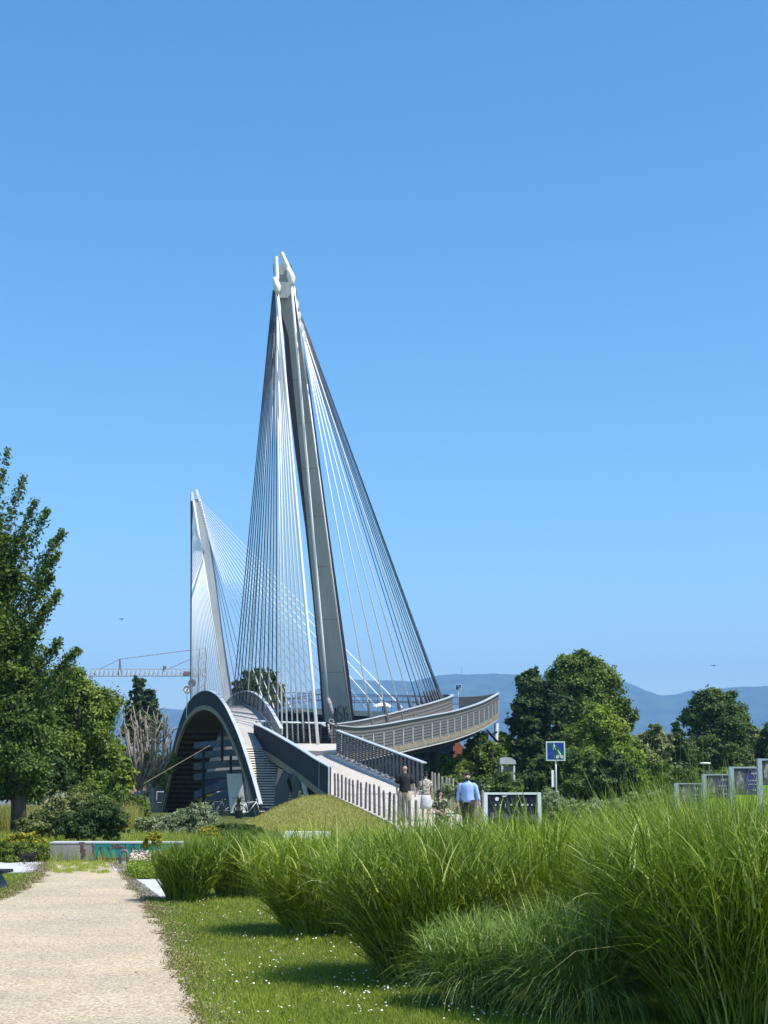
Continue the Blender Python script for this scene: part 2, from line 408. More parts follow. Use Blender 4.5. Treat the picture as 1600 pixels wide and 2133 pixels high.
# gravel path
def gravelmat():
    m, nt, b = _nodes('pink_beige_gravel'); b.inputs['Roughness'].default_value = .95; b.inputs['Specular IOR Level'].default_value = .1
    tc = nt.nodes.new('ShaderNodeTexCoord')
    v = nt.nodes.new('ShaderNodeTexVoronoi'); v.inputs['Scale'].default_value = 60
    v2 = nt.nodes.new('ShaderNodeTexNoise'); v2.inputs['Scale'].default_value = 45; v2.inputs['Detail'].default_value = 10; v2.inputs['Roughness'].default_value = .75
    n = nt.nodes.new('ShaderNodeTexNoise'); n.inputs['Scale'].default_value = .7; n.inputs['Detail'].default_value = 6
    for q in (v, v2, n): nt.links.new(tc.outputs['Object'], q.inputs['Vector'])
    r = nt.nodes.new('ShaderNodeValToRGB'); e = r.color_ramp.elements
    e[0].position = .05; e[0].color = (.10,.085,.06,1); e[1].position = .92; e[1].color = (.68,.58,.42,1)
    hs = nt.nodes.new('ShaderNodeSeparateColor'); nt.links.new(v.outputs['Color'], hs.inputs[0])
    ad = nt.nodes.new('ShaderNodeMath'); ad.operation = 'MULTIPLY_ADD'; ad.inputs[1].default_value = .45
    sb = nt.nodes.new('ShaderNodeMath'); sb.operation = 'MULTIPLY_ADD'; sb.inputs[1].default_value = 1.9; sb.inputs[2].default_value = -.62
    nt.links.new(v2.outputs[0], sb.inputs[0]); nt.links.new(hs.outputs[0], ad.inputs[0]); nt.links.new(sb.outputs[0], ad.inputs[2]); nt.links.new(ad.outputs[0], r.inputs[0])
    mx = nt.nodes.new('ShaderNodeMix'); mx.data_type = 'RGBA'; mx.blend_type = 'MULTIPLY'; mx.inputs[0].default_value = 1
    r2 = nt.nodes.new('ShaderNodeValToRGB'); r2.color_ramp.elements[0].position = .3; r2.color_ramp.elements[1].position = .7
    r2.color_ramp.elements[0].color = (.80,.80,.82,1); r2.color_ramp.elements[1].color = (1.06,1.04,1,1)
    nt.links.new(n.outputs[0], r2.inputs[0]); nt.links.new(r.outputs[0], mx.inputs[6]); nt.links.new(r2.outputs[0], mx.inputs[7]); nt.links.new(mx.outputs[2], b.inputs['Base Color'])
    bp = nt.nodes.new('ShaderNodeBump'); bp.inputs['Strength'].default_value = .6; bp.inputs['Distance'].default_value = .01
    nt.links.new(v2.outputs[0], bp.inputs['Height']); nt.links.new(bp.outputs[0], b.inputs['Normal'])
    return m
M['gravel'] = gravelmat()
right_px = [(428,2133),(400,2085),(383,2040),(362,1995),(345,1955),(322,1915),(305,1880),(288,1858),(270,1838),(258,1822),(244,1808),(232,1796)]
left_px = [(98,1797),(94,1812),(82,1832),(50,1856),(12,1872),(-60,1888),(-160,1910)]
edgeR = [np.array([.9,-6,0]), np.array([.35,0,0]), np.array([-.35,5,0])] + [G(*p) for p in right_px]
edgeL = [G(*p) for p in left_px] + [np.array([-6.2,9,0]), np.array([-5.2,3,0]), np.array([-4.6,-6,0])]
def jit(e, k=.05):     # ragged edge
    out = []
    for a, b in zip(e[:-1], e[1:]):
        n = max(2, int(np.linalg.norm(b-a)/.12))
        for i in range(n): out.append(a+(b-a)*i/n + np.array([rng.normal(0,k), 0, 0]))
    out.append(e[-1]); return out
eR, eL = jit(edgeR), jit(edgeL)
def poly_sheet(name, pts, z, m):
    me = bpy.data.meshes.new(name); vs = [(float(p[0]), float(p[1]), z) for p in pts]
    me.from_pydata(vs, [], [tuple(range(len(vs)))]); me.materials.append(m)
    o = bpy.data.objects.new(name, me); COL.objects.link(o); return struct(o)
poly_sheet('gravel_path', eR+eL, .008, M['gravel'])
def slab_px(name, px, m, z0=0.0, z1=.014):
    pts = [G(*p) for p in px]
    return MB().prism([(p[0],p[1],z0) for p in pts], (0,0,z1-z0)).build(name, m)
struct(slab_px('paved_strip', [(264,1834),(284,1834),(335,1871),(300,1871)], M['stone_dk']))
struct(slab_px('paved_strip', [(284,1834),(347,1833),(366,1868),(335,1871)], M['stone'], z1=.018))
struct(slab_px('paved_strip', [(228,1790),(270,1790),(262,1816),(238,1816)], M['stone'], z1=.018))
struct(slab_px('paved_strip', [(-120,1797),(91,1797),(66,1818),(-120,1820)], M['stone'], z1=.018))
struct(slab_px('paved_strip', [(92,1797),(100,1797),(88,1818),(68,1818)], M['stone_dk']))

# grass bank the ramp path climbs on, and the ramp path
M['bank'] = mat('dry_bank_ground', (.23,.23,.075), .95, (.34,.32,.14), 3, bump=.4)
bx = np.arange(-9, 9.01, .3); by = np.arange(40, 70.5, .3)
struct(grid_mesh('grass_bank', bx, by, lambda x, y: mound(x, y)-.02-.03*(mound(x,y) < .02), M['bank']))
mb = MB(); A = []; B = []
for Y in np.linspace(34, 66.1, 50):
    l, r, z = path_lrz(Y); A.append((l, Y, z+.03)); B.append((r, Y, z+.03))
mb.strip(A, B, (0,0,-.04)); M['ramp_path'] = mat('pale_ramp_surface', (.49,.45,.38), .9, (.43,.39,.33), 2, bump=.3, bscale=40)
struct(mb.build('ramp_path', M['ramp_path']))

# lawn blades, near part
def inpoly(x, y, poly):
    poly = np.array([(p[0], p[1]) for p in poly]); ins = np.zeros(len(x), bool); j = len(poly)-1
    for i in range(len(poly)):
        xi, yi = poly[i]; xj, yj = poly[j]
        c = ((yi > y) != (yj > y)) & (x < (xj-xi)*(y-yi)/(yj-yi+1e-12)+xi); ins ^= c; j = i
    return ins
path_poly = [(p[0],p[1]) for p in eR+eL]
n = 340000
yy = 9.5 + (34-9.5)*rng.uniform(0,1,n)**1.6; xx = rng.uniform(-.285, .20, n)*yy*1.02 - .1
keep = ~inpoly(xx, yy, path_poly)
for px in ([(265,1833),(345,1831),(364,1868),(300,1873)], [(228,1788),(270,1788),(262,1818),(238,1818)], [(-120,1795),(102,1795),(88,1820),(-120,1822)]):
    keep &= ~inpoly(xx, yy, [G(*p)[:2] for p in px])
xx, yy = xx[keep], yy[keep]; n = len(xx)
B = np.stack([xx, yy, np.zeros(n)], 1)
patch = .5+.5*np.sin(xx*2.1+np.sin(yy*1.3)*1.7)*np.cos(yy*.8+1)
V, Fs = blades(B, rng.uniform(0,2*np.pi,n), np.abs(rng.normal(.3,.3,n)), rng.uniform(.2,1.0,n), (.035+.03*patch)*rng.uniform(.5,1.3,n), .0045*(yy/11)**.5, 2)
stuff(np_mesh('lawn_grass', V, Fs, L['lawn'], np.repeat(np.clip(rng.normal(.28,.14,n)+.28*patch,0,1),2)), 'short mown lawn grass beside the gravel path', 'grass')
# dry litter and weeds along the path edge
pts = []
for e in (eR[20:], eL):
    for p in e:
        k = rng.integers(40, 230) if rng.uniform() < .7 else 20
        q = np.tile(p, (k,1)) + np.stack([(np.abs(rng.normal(.0,.20,k))-.06)*(1 if e is not eL else -1), rng.normal(0,.10,k), rng.uniform(.005,.045,k)], 1); pts.append(q)
pts = np.concatenate(pts); pts = pts[~inpoly(pts[:,0], pts[:,1], [G(*p)[:2] for p in [(284,1833),(347,1830),(368,1870),(333,1873)]])]; V, Q = leaf_quads(pts, rng.normal(size=(len(pts),3))+np.array([0,0,1.2]), .011)
stuff(np_mesh('edge_weeds', V, Q, L['litter'], rng.uniform(0,1,len(pts))), 'dry weeds and leaf litter along the gravel edge', 'weeds')
k = 420; pb = np.stack([rng.uniform(-6,.2,k), rng.uniform(9.5,30,k), np.full(k,.014)], 1); pb = pb[inpoly(pb[:,0], pb[:,1], path_poly)]
V, Q = leaf_quads(pb, rng.normal(size=(len(pb),3))*.3+np.array([0,0,1.0]), .014)
stuff(np_mesh('fallen_leaves', V, Q, L['litter'], rng.uniform(0,1,len(pb))), 'scattered dry leaves and dark stones on the gravel path', 'leaves')
# sparse weeds growing through the gravel in front of the low wall
k = 5200; a = np.stack([rng.uniform(100,235,k), 1795+rng.uniform(0,1,k)**2*26], 1)
cl = rng.integers(0,60,k); cx = rng.uniform(100,235,60); cyy = 1796+rng.uniform(0,1,60)**1.8*24
pts = np.array([G(cx[c]+rng.normal(0,5), cyy[c]+rng.normal(0,.8)) for c in cl])
V, Fs = blades(pts+np.array([0,0,.01]), rng.uniform(0,6.28,k), np.abs(rng.normal(.5,.3,k)), rng.uniform(.2,1,k), rng.uniform(.03,.09,k), .008, 2)
stuff(np_mesh('gravel_weeds', V, Fs, L['lawn'], np.repeat(rng.uniform(.3,1,k),2)), 'sparse weeds growing in the gravel before the low wall', 'weeds')
# daisies
k = 520
cp_px = np.array([(620,1795+140),(540,1900),(700,1960),(750,1975),(700,1930),(590,1900),(800,2075),(730,2083),(690,2085),(960,2110),(890,2100),(1000,2128),(560,2055),(640,1940),(560,1920),(430,1900),(480,1905),(610,1960),(920,2060),(860,2062),(1090,2120),(510,1960),(600,2000),(750,2050),(830,1995),(460,1870),(520,1865),(410,1880),(560,2020),(680,2020),(780,2115),(1120,2128)])
c = rng.integers(0, len(cp_px), k); sx = cp_px[c,0]+rng.normal(0,26,k); sy = cp_px[c,1]+rng.normal(0,9,k)
rnd = rng.uniform(size=k) < .35; sx[rnd] = rng.uniform(330,1000,rnd.sum()); sy[rnd] = rng.uniform(1860,2130,rnd.sum())
pts = np.array([G(a,b) for a,b in zip(sx, np.maximum(sy,1850))]); pts = pts[~inpoly(pts[:,0], pts[:,1], path_poly) & ~inpoly(pts[:,0], pts[:,1], [G(*p)[:2] for p in [(262,1830),(347,1830),(368,1870),(300,1874)]])]; k = len(pts)
pts[:,2] = rng.uniform(.045,.07,k)
Vd = []; Fd = []
for i, p in enumerate(pts):
    t = rng.normal(0,.35,2); nn = unit(np.array([t[0], t[1]-.3, 1.0])); a1 = unit(np.cross(nn,(1,0,.1))); b1 = np.cross(nn,a1); r = rng.uniform(.004,.0095)
    for q in range(8): Vd.append(p+a1*r*math.cos(q*math.pi/4)+b1*r*math.sin(q*math.pi/4))
    Fd.append(list(range(i*8, i*8+8)))
stuff(np_mesh('daisies', Vd, Fd, L['daisy'], rng.uniform(0,1,k)), 'small white daisies scattered over the lawn', 'daisies')

# bank grass
n = 120000; xx = rng.uniform(-7.5, 5.5, n); yy = rng.uniform(43, 68.5, n); h = mound(xx, yy); l, r, _ = path_lrz(yy)
k_ = (h > .015) & ~((xx > l-.05) & (xx < r+.05)); xx, yy, h = xx[k_], yy[k_], h[k_]; n = len(xx)
V, Fs = blades(np.stack([xx, yy, h-.02], 1), rng.uniform(0,6.28,n), np.abs(rng.normal(.35,.3,n)), rng.uniform(.2,1.1,n), rng.uniform(.05,.16,n), .016, 2)
stuff(np_mesh('bank_grass', V, Fs, L['straw'], np.repeat(np.clip(rng.normal(.4,.25,n),0,1),2)), 'yellowish dry grass covering the bank under the ramp', 'grass')

# ================================================================== TALL GRASSES
GR = 'clumps of tall ornamental grass along the lawn'
grass_clump('ornamental_grass', 'dense green grass clump beside the pale stone slab, leftmost of the tall grasses', -2.78, 21.5, 0, 7500, .27, .84, .28, .35, L['grass_dk'], .016, GR)
grass_clump('ornamental_grass', 'green grass clump just right of the one beside the stone slab', -2.12, 22.3, 0, 7500, .32, .94, .28, .35, L['grass_dk'], .016, GR)
grass_clump('ornamental_grass', 'wide clump with pale blades arching left over the lawn, above its small shadow', -.72, 17.0, 0, 9500, .36, 1.22, .48, .75, L['grass'], .015, GR, tone_m=.5)
grass_clump('ornamental_grass', 'large dark based clump left of the silvery drooping grasses', .36, 12.9, 0, 12000, .38, 1.36, .42, .6, L['grass_dk'], .013, GR, tone_m=.5)
grass_clump('ornamental_grass', 'low silvery drooping grass mound, left one of the two silvery mounds', .72, 11.45, 0, 7500, .20, .70, .42, 1.4, L['grass_silver'], .009, GR, low=.45)
grass_clump('ornamental_grass', 'silvery green drooping grass mound, right one of the two silvery mounds', 1.36, 10.75, 0, 8500, .22, .88, .42, 1.4, L['grass_silver'], .009, GR, low=.45)
grass_clump('ornamental_grass', 'biggest dark clump at the bottom right corner, nearest to the viewer', 2.40, 10.35, 0, 18000, .46, 1.53, .34, .7, L['grass_dk'], .0125, GR, tone_m=.5)
grass_clump('ornamental_grass', 'upright clump behind the nearest one, its thin blades rising before the posters', 2.55, 12.3, 0, 9500, .45, 1.60, .30, .5, L['grass'], .011, GR)
# the mass behind them
VV = []; FF = []; TT = []; off = 0
for gy in np.arange(13.6, 36, .72):
    for gx in np.arange(-3.2, .30*gy+1.9, .68):
        x = gx+rng.normal(0,.16); y = gy+rng.normal(0,.16)
        lim = np.interp(gy, [13.6, 15.5, 17.5, 20, 23, 27, 36], [1.05, .65, .15, -.45, -1.5, -2.9, -3.2])
        if x < lim or (x > 0.45*1 and gy > 32 and x < 4.2 and False): continue
        n = int(np.interp(gy, [13, 20, 36], [1900, 1000, 420])); u = rng.uniform(0,1,n)**.6; a = rng.uniform(0,6.28,n); r0 = .34
        Bz = np.stack([x+np.cos(a)*u*r0, y+np.sin(a)*u*r0, np.zeros(n)], 1)
        Hh = np.interp(gy, [13, 18, 22, 25, 36], [1.50, 1.16, .88, .68, .38])*rng.uniform(.88,1.08) * (1-.03*sstep(.12,.27,x/gy))
        q = rng.uniform(size=n) < .5; hg = Hh*rng.uniform(.2,.82,n); ang = u*.4+.08
        Bz[q] += np.stack([np.cos(a)*np.sin(ang)*hg, np.sin(a)*np.sin(ang)*hg, np.cos(ang)*hg], 1)[q]
        V, Fs = blades(Bz, a+np.where(rng.uniform(size=n)<.4, rng.uniform(-3.14,3.14,n), rng.normal(0,.5,n)), np.where(q, np.abs(rng.normal(.5,.3,n)), np.abs(u*.36+rng.normal(0,.13,n))), np.where(q, rng.uniform(.2,1.6,n), np.abs(rng.normal(.7,.35,n))*(.3+u)), Hh*np.where(q, rng.uniform(.14,.34,n), rng.uniform(.5,1.12,n)), .015*(gy/12)**.6*rng.uniform(.6,1.3,n), 4)
        VV.append(V); FF.append(Fs+off); off += len(V); TT.append(np.repeat(np.clip(rng.normal(.45+rng.normal(0,.07),.24,n),0,1),4))
stuff(np_mesh('tall_grass', np.concatenate(VV), np.concatenate(FF), L['grass'], np.concatenate(TT)), 'broad mass of tall green ornamental grass filling the bed', 'grass')
# tall thin flowering stems standing above the grass on the right
n = 380; x = rng.uniform(2.0,3.5,n); y = rng.uniform(10.5,13.5,n)
V, Fs = blades(np.stack([x,y,np.zeros(n)],1), rng.uniform(0,6.28,n), np.abs(rng.normal(.16,.12,n)), np.abs(rng.normal(.2,.2,n)), rng.uniform(1.35,2.02,n), .006, 5)
stuff(np_mesh('grass_stems', V, Fs, L['grass'], np.repeat(np.clip(rng.normal(.6,.25,n),0,1),5)), 'long thin grass stems rising above the bed at right', 'grass')

# ================================================================== FOOTBRIDGE
bridge = thing('footbridge', 'cable stayed footbridge with two leaning pylons, arched stair deck and curved ramp', 'bridge', (-4, 90, 0))
BO = np.array([-4, 90, 0.0])
def bpart(mb, name, m, parent=None, smooth=False):
    o = mb.build(name, M[m] if isinstance(m, str) else m, None, smooth); o.parent = parent or bridge
    o.location = (-BO if parent is None else np.zeros(3)); return o
def catmull(P_, k=6):
    P_ = [np.array(p, float) for p in P_]; Q = [2*P_[0]-P_[1]] + P_ + [2*P_[-1]-P_[-2]]; out = []
    for i in range(1, len(Q)-2):
        p0,p1,p2,p3 = Q[i-1],Q[i],Q[i+1],Q[i+2]
        for j in range(k):
            t = j/k; out.append(.5*((2*p1)+(p2-p0)*t+(2*p0-5*p1+4*p2-p3)*t*t+(3*p1-p0-3*p2+p3)*t**3))
    out.append(P_[-1]); return out
# --- arched walkway: left edge line at deck level
arch_px = [(543,1716,78.5),(534,1680,80),(522,1638,82),(510,1600,84),(498,1565,86),(484,1532,88.3),(470,1503,91),(452,1479,94.5),(430,1469,98.5),(408,1477,103),(388,1502,107),(372,1545,111),(360,1592,115),(350,1640,118.5),(342,1680,121),(336,1715,123)]
AL = catmull([P(*p) for p in arch_px], 8)
def side(poly, wdt):
    out = []
    for i, p in enumerate(poly):
        d = poly[min(i+1,len(poly)-1)]-poly[max(i-1,0)]; d = np.array([d[0],d[1],0]); d /= np.linalg.norm(d)
        out.append(p + np.array([d[1], -d[0], 0])*wdt)      # to the right of travel
    return out
for _ in range(3): AL = [AL[0]] + [(AL[i-1]+2*AL[i]+AL[i+1])/4 for i in range(1,len(AL)-1)] + [AL[-1]]
WD = np.array([.96,.27,0])*2.65
AR = [p+WD for p in AL]
IS = next(i for i,p in enumerate(AL) if p[1] > 86.4)     # above this: boards, below: stairs
IE = next(i for i,p in enumerate(AL) if p[1] > 108)
Z = lambda p, dz: p+np.array([0,0,dz])
mb = MB(); mb.strip(AL[IS:IE+1], AR[IS:IE+1], (0,0,-.14)); deckp = bpart(mb, 'arched_deck', 'board')
mb = MB()   # board joints as thin raised battens
for i in range(IS, IE):
    for t in (0, .33, .66):
        a = AL[i]+(AL[i+1]-AL[i])*t; b = AR[i]+(AR[i+1]-AR[i])*t; mb.bar(Z(a,.006)+WD*.03, Z(b,.006)-WD*.03, .022, .012)
bpart(mb, 'board_joint', 'concrete_dk', deckp)
# stairs
def walk(poly, step, key=2):
    """positions along polyline at equal rises in z"""
    out = []; z0 = poly[0][2]; zt = z0; 
    for a, b in zip(poly[:-1], poly[1:]):
        lo, hi = a[2], b[2]
        while (lo <= zt <= hi) and hi > lo:
            t = (zt-lo)/(hi-lo); out.append(a+(b-a)*t); zt += step
    return out
mb = MB()
for p in walk(AL[:IS+1], .142):
    q = p+WD; fr = np.array([.27,-.96,0])*.17
    mb.hexa([Z(p+fr,-.055)+WD*.02, Z(q+fr,-.055)-WD*.02, Z(q-fr*.6,-.055)-WD*.02, Z(p-fr*.6,-.055)+WD*.02], [Z(p+fr*.35,0.022)+WD*.02, Z(q+fr*.35,.022)-WD*.02, Z(q-fr*.6,.022)-WD*.02, Z(p-fr*.6,.022)+WD*.02])
stair = bpart(mb, 'stair_flight', 'tread')
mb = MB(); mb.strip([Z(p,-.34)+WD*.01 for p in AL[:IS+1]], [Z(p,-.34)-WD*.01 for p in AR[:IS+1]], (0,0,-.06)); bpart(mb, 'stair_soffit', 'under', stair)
# far stairs seen from below
mb = MB(); far = [p for p in AL[IE:]][::-1]
for p in walk(far, .36):
    q = p+WD; mb.bar(Z(p,-.28)+WD*.03, Z(q,-.28)-WD*.03, .22, .13)
st2 = bpart(mb, 'far_stair_flight', 'olive')
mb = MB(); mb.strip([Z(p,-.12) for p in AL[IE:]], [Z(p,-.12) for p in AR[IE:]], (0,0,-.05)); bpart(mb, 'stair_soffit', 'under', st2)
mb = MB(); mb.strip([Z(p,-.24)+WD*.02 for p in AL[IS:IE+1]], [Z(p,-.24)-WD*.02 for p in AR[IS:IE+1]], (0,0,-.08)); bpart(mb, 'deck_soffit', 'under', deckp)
def parapet(poly, h, name, wall='panel_dark', cap='rail_cap', capw=.2, side_n=None, posts=None, parent=None, lip=None, th=.06, z0=0.0, posth=None, postw=.1, postm=None, rails=0, proud=1, porous=0):
    """solid-looking mesh parapet with a broad cap; poly = foot line"""
    n = len(poly); nrm = []
    for i in range(n):
        d = poly[min(i+1,n-1)]-poly[max(i-1,0)]; d = np.array([d[0],d[1],0]); d /= np.linalg.norm(d)+1e-9; nrm.append(np.array([d[1],-d[0],0]))
    mb = MB(); mb.strip([Z(poly[i],z0)-nrm[i]*th/2 for i in range(n)], [Z(poly[i],z0)+nrm[i]*th/2 for i in range(n)], (0,0,h-z0-.04))
    if porous:
        mb = MB(); nb = 11; g = (h-z0-.08)/nb
        for k in range(nb): mb.strip([Z(poly[i],z0+.05+g*k)-nrm[i]*th/2 for i in range(n)], [Z(poly[i],z0+.05+g*k)+nrm[i]*th/2 for i in range(n)], (0,0,g*porous))
    o = bpart(mb, name, wall, parent)
    mb = MB(); mb.strip([Z(poly[i],h-.035)-nrm[i]*capw/2 for i in range(n)], [Z(poly[i],h-.035)+nrm[i]*capw/2 for i in range(n)], (0,0,.05)); bpart(mb, 'rail_cap', cap, o)
    if lip:
        mb = MB(); mb.strip([Z(poly[i],-.30)-nrm[i]*(th/2+.07) for i in range(n)], [Z(poly[i],-.30)+nrm[i]*(th/2+.02) for i in range(n)], (0,0,.30)); bpart(mb, 'deck_edge', lip, o)
    if posts:
        mb = MB(); acc = 0; last = poly[0]
        dist = np.cumsum([0]+[np.linalg.norm(poly[i+1]-poly[i]) for i in range(n-1)])
        for s_ in np.arange(posts*.3, dist[-1], posts):
            i = min(int(np.searchsorted(dist, s_)), n-1); i = max(i,1); t = (s_-dist[i-1])/(dist[i]-dist[i-1]+1e-9)
            p = poly[i-1]+(poly[i]-poly[i-1])*t; q = nrm[i]*proud*(th/2+.035)
            mb = MB(); mb.bar(Z(p+q,z0+.02), Z(p+q,(posth or h)-.06), postw, .06, up=nrm[i]); bpart(mb, 'railing_post', postm or cap, o)
    if rails:
        mb = MB()
        for k in range(rails):
            zz = z0 + (h-z0)*(k+1)/(rails+1)
            for i in range(n-1):
                q0 = nrm[i]*proud*(th/2+.012); q1 = nrm[i+1]*proud*(th/2+.012)
                mb.bar(Z(poly[i]+q0,zz), Z(poly[i+1]+q1,zz), .018, .018)
        bpart(mb, 'railing_bars', 'girder' if name == 'ramp_parapet' else 'rail_dark', o)
    return o
# outer (left) parapet and inner (right) parapet of the arch
parapet(AL, .98, 'arch_parapet', capw=.20, lip='lip', th=.10)
pr_i = next(i for i,p in enumerate(AL) if p[1] > 86.8)
parapet(AR[pr_i:], 1.0, 'arch_parapet', wall='concrete_dk', capw=.20, lip='panel_dark', th=.02, posts=None, porous=.5)
mb = MB()
for i in range(pr_i, IE-4, 1):   # small pale feet along the right parapet
    mb = MB(); p = AR[i]-WD*.06; mb.box(p-np.array([.07,.07,0]), p+np.array([.07,.07,.06])); bpart(mb, 'railing_foot', 'deck', deckp)
# landing joining arch, ramp and pylon foot
LZ = 4.15
land = [P(606,1585,81.8), P(704,1571,80.5), P(708,1556,91), P(668,1552,92.8), P(590,1550,91.4), P(566,1560,88)]
mb = MB(); mb.prism([np.array([p[0],p[1],min(3.45+(p[1]-80.5)*.0667, 4.2)-.012]) for p in land], (0,0,-.35)); bpart(mb, 'landing', 'deck')
# --- ground ramp deck
rl = catmull([P(688,1655,66), P(660,1636,70), P(628,1611,76), P(590,1585,81.5), P(555,1563,86), P(529,1550,89)], 4)
a_, b_ = P(884,1650,66), P(703,1571,80.5); rr = catmull([a_+(b_-a_)*t for t in (0,.25,.5,.75,1.0)]+[np.array([-3.0,84,3.7])], 4)
rr2 = [rl[i]+(rr[i]-rl[i]) for i in range(len(rr))]
mb = MB(); mb.strip([Z(p,0) for p in rl], rr2, (0,0,-.42)); ramp = bpart(mb, 'ramp_deck', 'deck')
o = parapet([Z(p,-.02) for p in rl], 1.24, 'ramp_parapet', wall='panel_dark', capw=.26, lip='lip', th=.07, rails=9, proud=-1)
mb = MB()
for t in (0.0, 5.2): 
    mb = MB(); p = rl[0]+(rl[6]-rl[0])*t/12; mb.bar(Z(p,0)+np.array([-.06,-.05,0]), Z(p,1.2)+np.array([-.06,-.05,0]), .07,.07); bpart(mb, 'end_post', 'rail_cap', o)
parapet([Z(p,.06) for p in rr2[:17]], 1.22, 'ramp_parapet', wall='rail_dark', capw=.24, th=.012, porous=.5, posts=.62, postw=.17, postm=M['concrete_dk'], proud=-1)
mb = MB()
for i in range(0, 17):
    mb = MB(); p = rr2[i]; mb.box(Z(p,0)+np.array([-.16,-.12,0]), Z(p,0)+np.array([.04,.12,.10])); bpart(mb, 'railing_foot', 'deck', ramp)
# --- curved ramp looping round the pylon
outer = catmull([np.array([-2.55,80.6,3.42]), P(745,1568,83), P(800,1560,86), P(850,1549,89), P(900,1538,92), P(950,1526,96), P(1000,1508,101), P(1030,1491,105.5), P(1037,1484,109), np.array([7.6,113,6.95]), np.array([5.9,118,7.15]), np.array([3.0,126,7.7]), np.array([-2,133,8.1]), np.array([-8,140,8.5]), np.array([-19,186,8.6])], 6)
inner = catmull([P(690,1556,92.5), P(745,1548,94), P(800,1535,96.5), P(850,1521,99), P(900,1506,103), P(938,1492,107), np.array([4.9,110.5,6.9]), np.array([3.6,114.5,7.1]), np.array([.6,121.5,7.6]), np.array([-4.2,127.5,8.0]), np.array([-10.5,135,8.4]), np.array([-22,184,8.5])], 6)
def resample(poly, n):
    d = np.cumsum([0]+[np.linalg.norm(poly[i+1]-poly[i]) for i in range(len(poly)-1)]); t = np.linspace(0, d[-1], n)
    a = np.array(poly); return [np.array([np.interp(x, d, a[:,k]) for k in range(3)]) for x in t]
no = 90; o_r, i_r = resample(outer, no), resample(inner, no)
mb = MB(); mb.strip([Z(p,-.03) for p in i_r], [Z(p,-.03) for p in o_r], (0,0,-.42)); loop = bpart(mb, 'curved_deck', 'deck')
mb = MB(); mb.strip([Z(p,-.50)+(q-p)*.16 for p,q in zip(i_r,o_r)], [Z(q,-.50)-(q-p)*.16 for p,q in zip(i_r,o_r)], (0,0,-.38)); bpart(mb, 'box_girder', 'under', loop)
JO = next(i for i,p in enumerate(outer) if p[1] > 117); JI = next(i for i,p in enumerate(inner) if p[1] > 112)
o1 = parapet(outer[:JO+1], 1.42, 'loop_parapet', wall='rail_brown', capw=.24, lip='lip', th=.05, posts=1.35, posth=1.0, postw=.09, postm=M['rail_cap'], rails=7, proud=1)
o2 = parapet(inner[:JI+1], 1.40, 'loop_parapet', wall='rail_brown', capw=.24, lip='under', th=.05, rails=5, proud=1)
# light rails of the rear deck, seen behind the pylon
def open_rail(poly, h, name, m, step=2.0):
    mb = MB(); n = len(poly)
    for k in (h, h*.62):
        mb.tube([Z(p,k) for p in poly], .035, 5)
    d = np.cumsum([0]+[np.linalg.norm(poly[i+1]-poly[i]) for i in range(n-1)])
    for s_ in np.arange(0, d[-1], step):
        p = np.array([np.interp(s_, d, np.array(poly)[:,c]) for c in range(3)]); mb.bar(p, Z(p,h), .06,.04)
    return bpart(mb, name, m)
open_rail(outer[JO:], 1.35, 'rear_railing', 'concrete_dk'); open_rail(inner[JI:], 1.3, 'rear_railing', 'concrete_dk')
# deep rear side girder with horizontal ribs
M['girder_dk'] = mat('dark_violet_steel', (.022,.022,.045), .75, (.014,.017,.03), 1.5)
ri = [p for p in inner if 111 < p[1] < 165]
mb = MB()
for k in range(6): mb.strip([Z(p,-.3-.62*k) for p in ri], [Z(p,-.3-.62*k)+np.array([.5,.5,0]) for p in ri], (0,0,-.22))
mb.strip([Z(p,-.2)+np.array([.25,.25,0]) for p in ri], [Z(p,-.2)+np.array([.35,.35,0]) for p in ri], (0,0,-3.5))
bpart(mb, 'rear_side_girder', M['girder_dk'])
# railing on the landing between arch and pylon
lp = [P(533,1548,90), P(600,1550,92), P(668,1552,93), P(678,1553,93)]
lp = [np.array([p[0],p[1],LZ]) for p in lp]
mb = MB(); mb.tube([Z(p,1.30) for p in lp], .07, 8); mb.tube([Z(lp[-2],1.3), Z(lp[-1],1.1)], .09, 8)
rail0 = bpart(mb, 'landing_railing', 'rail_cap', smooth=True)
mb = MB()
for i in range(8):
    a = lp[0]+(lp[2]-lp[0])*i/8; mb.bar(a, Z(a,1.28), .05,.05)
for a in (lp[2], P(700,1552,92.5)): a = np.array([a[0],a[1],LZ]); mb.bar(a, Z(a,1.3), .09,.09)
for k in range(6): mb.bar(Z(lp[2],.2+.17*k), Z(np.array([*P(702,1552,92.5)[:2],LZ]),.2+.17*k), .03,.03)
for k in range(5): mb.bar(Z(lp[0],.15+.2*k), Z(lp[2],.15+.2*k), .02,.02)
bpart(mb, 'railing_bars', 'rail_dark', rail0)
# piers under ramp and arch
def quadpier(px, Y, th, name, m):
    mb = MB(); mb.prism([P(a,b,Y) for a,b in px], (0.0,th,0)); return bpart(mb, name, m)
quadpier([(579,1600),(611,1614),(589,1712),(565,1716)], 77.5, .5, 'pier', 'concrete_dk')
quadpier([(613,1616),(626,1624),(613,1700),(601,1700)], 76.5, .45, 'pier', 'concrete_dk')
quadpier([(597,1628),(601,1618),(620,1668),(617,1680)], 76.9, .2, 'pier_brace', 'under')
quadpier([(627,1628),(637,1636),(650,1690),(641,1692)], 74.5, .4, 'pier', 'white')
quadpier([(640,1640),(668,1652),(676,1700),(650,1700)], 73.5, .8, 'abutment', 'under')
quadpier([(534,1684),(566,1684),(566,1712),(530,1712)], 79.0, .9, 'stair_plinth', 'concrete_dk')
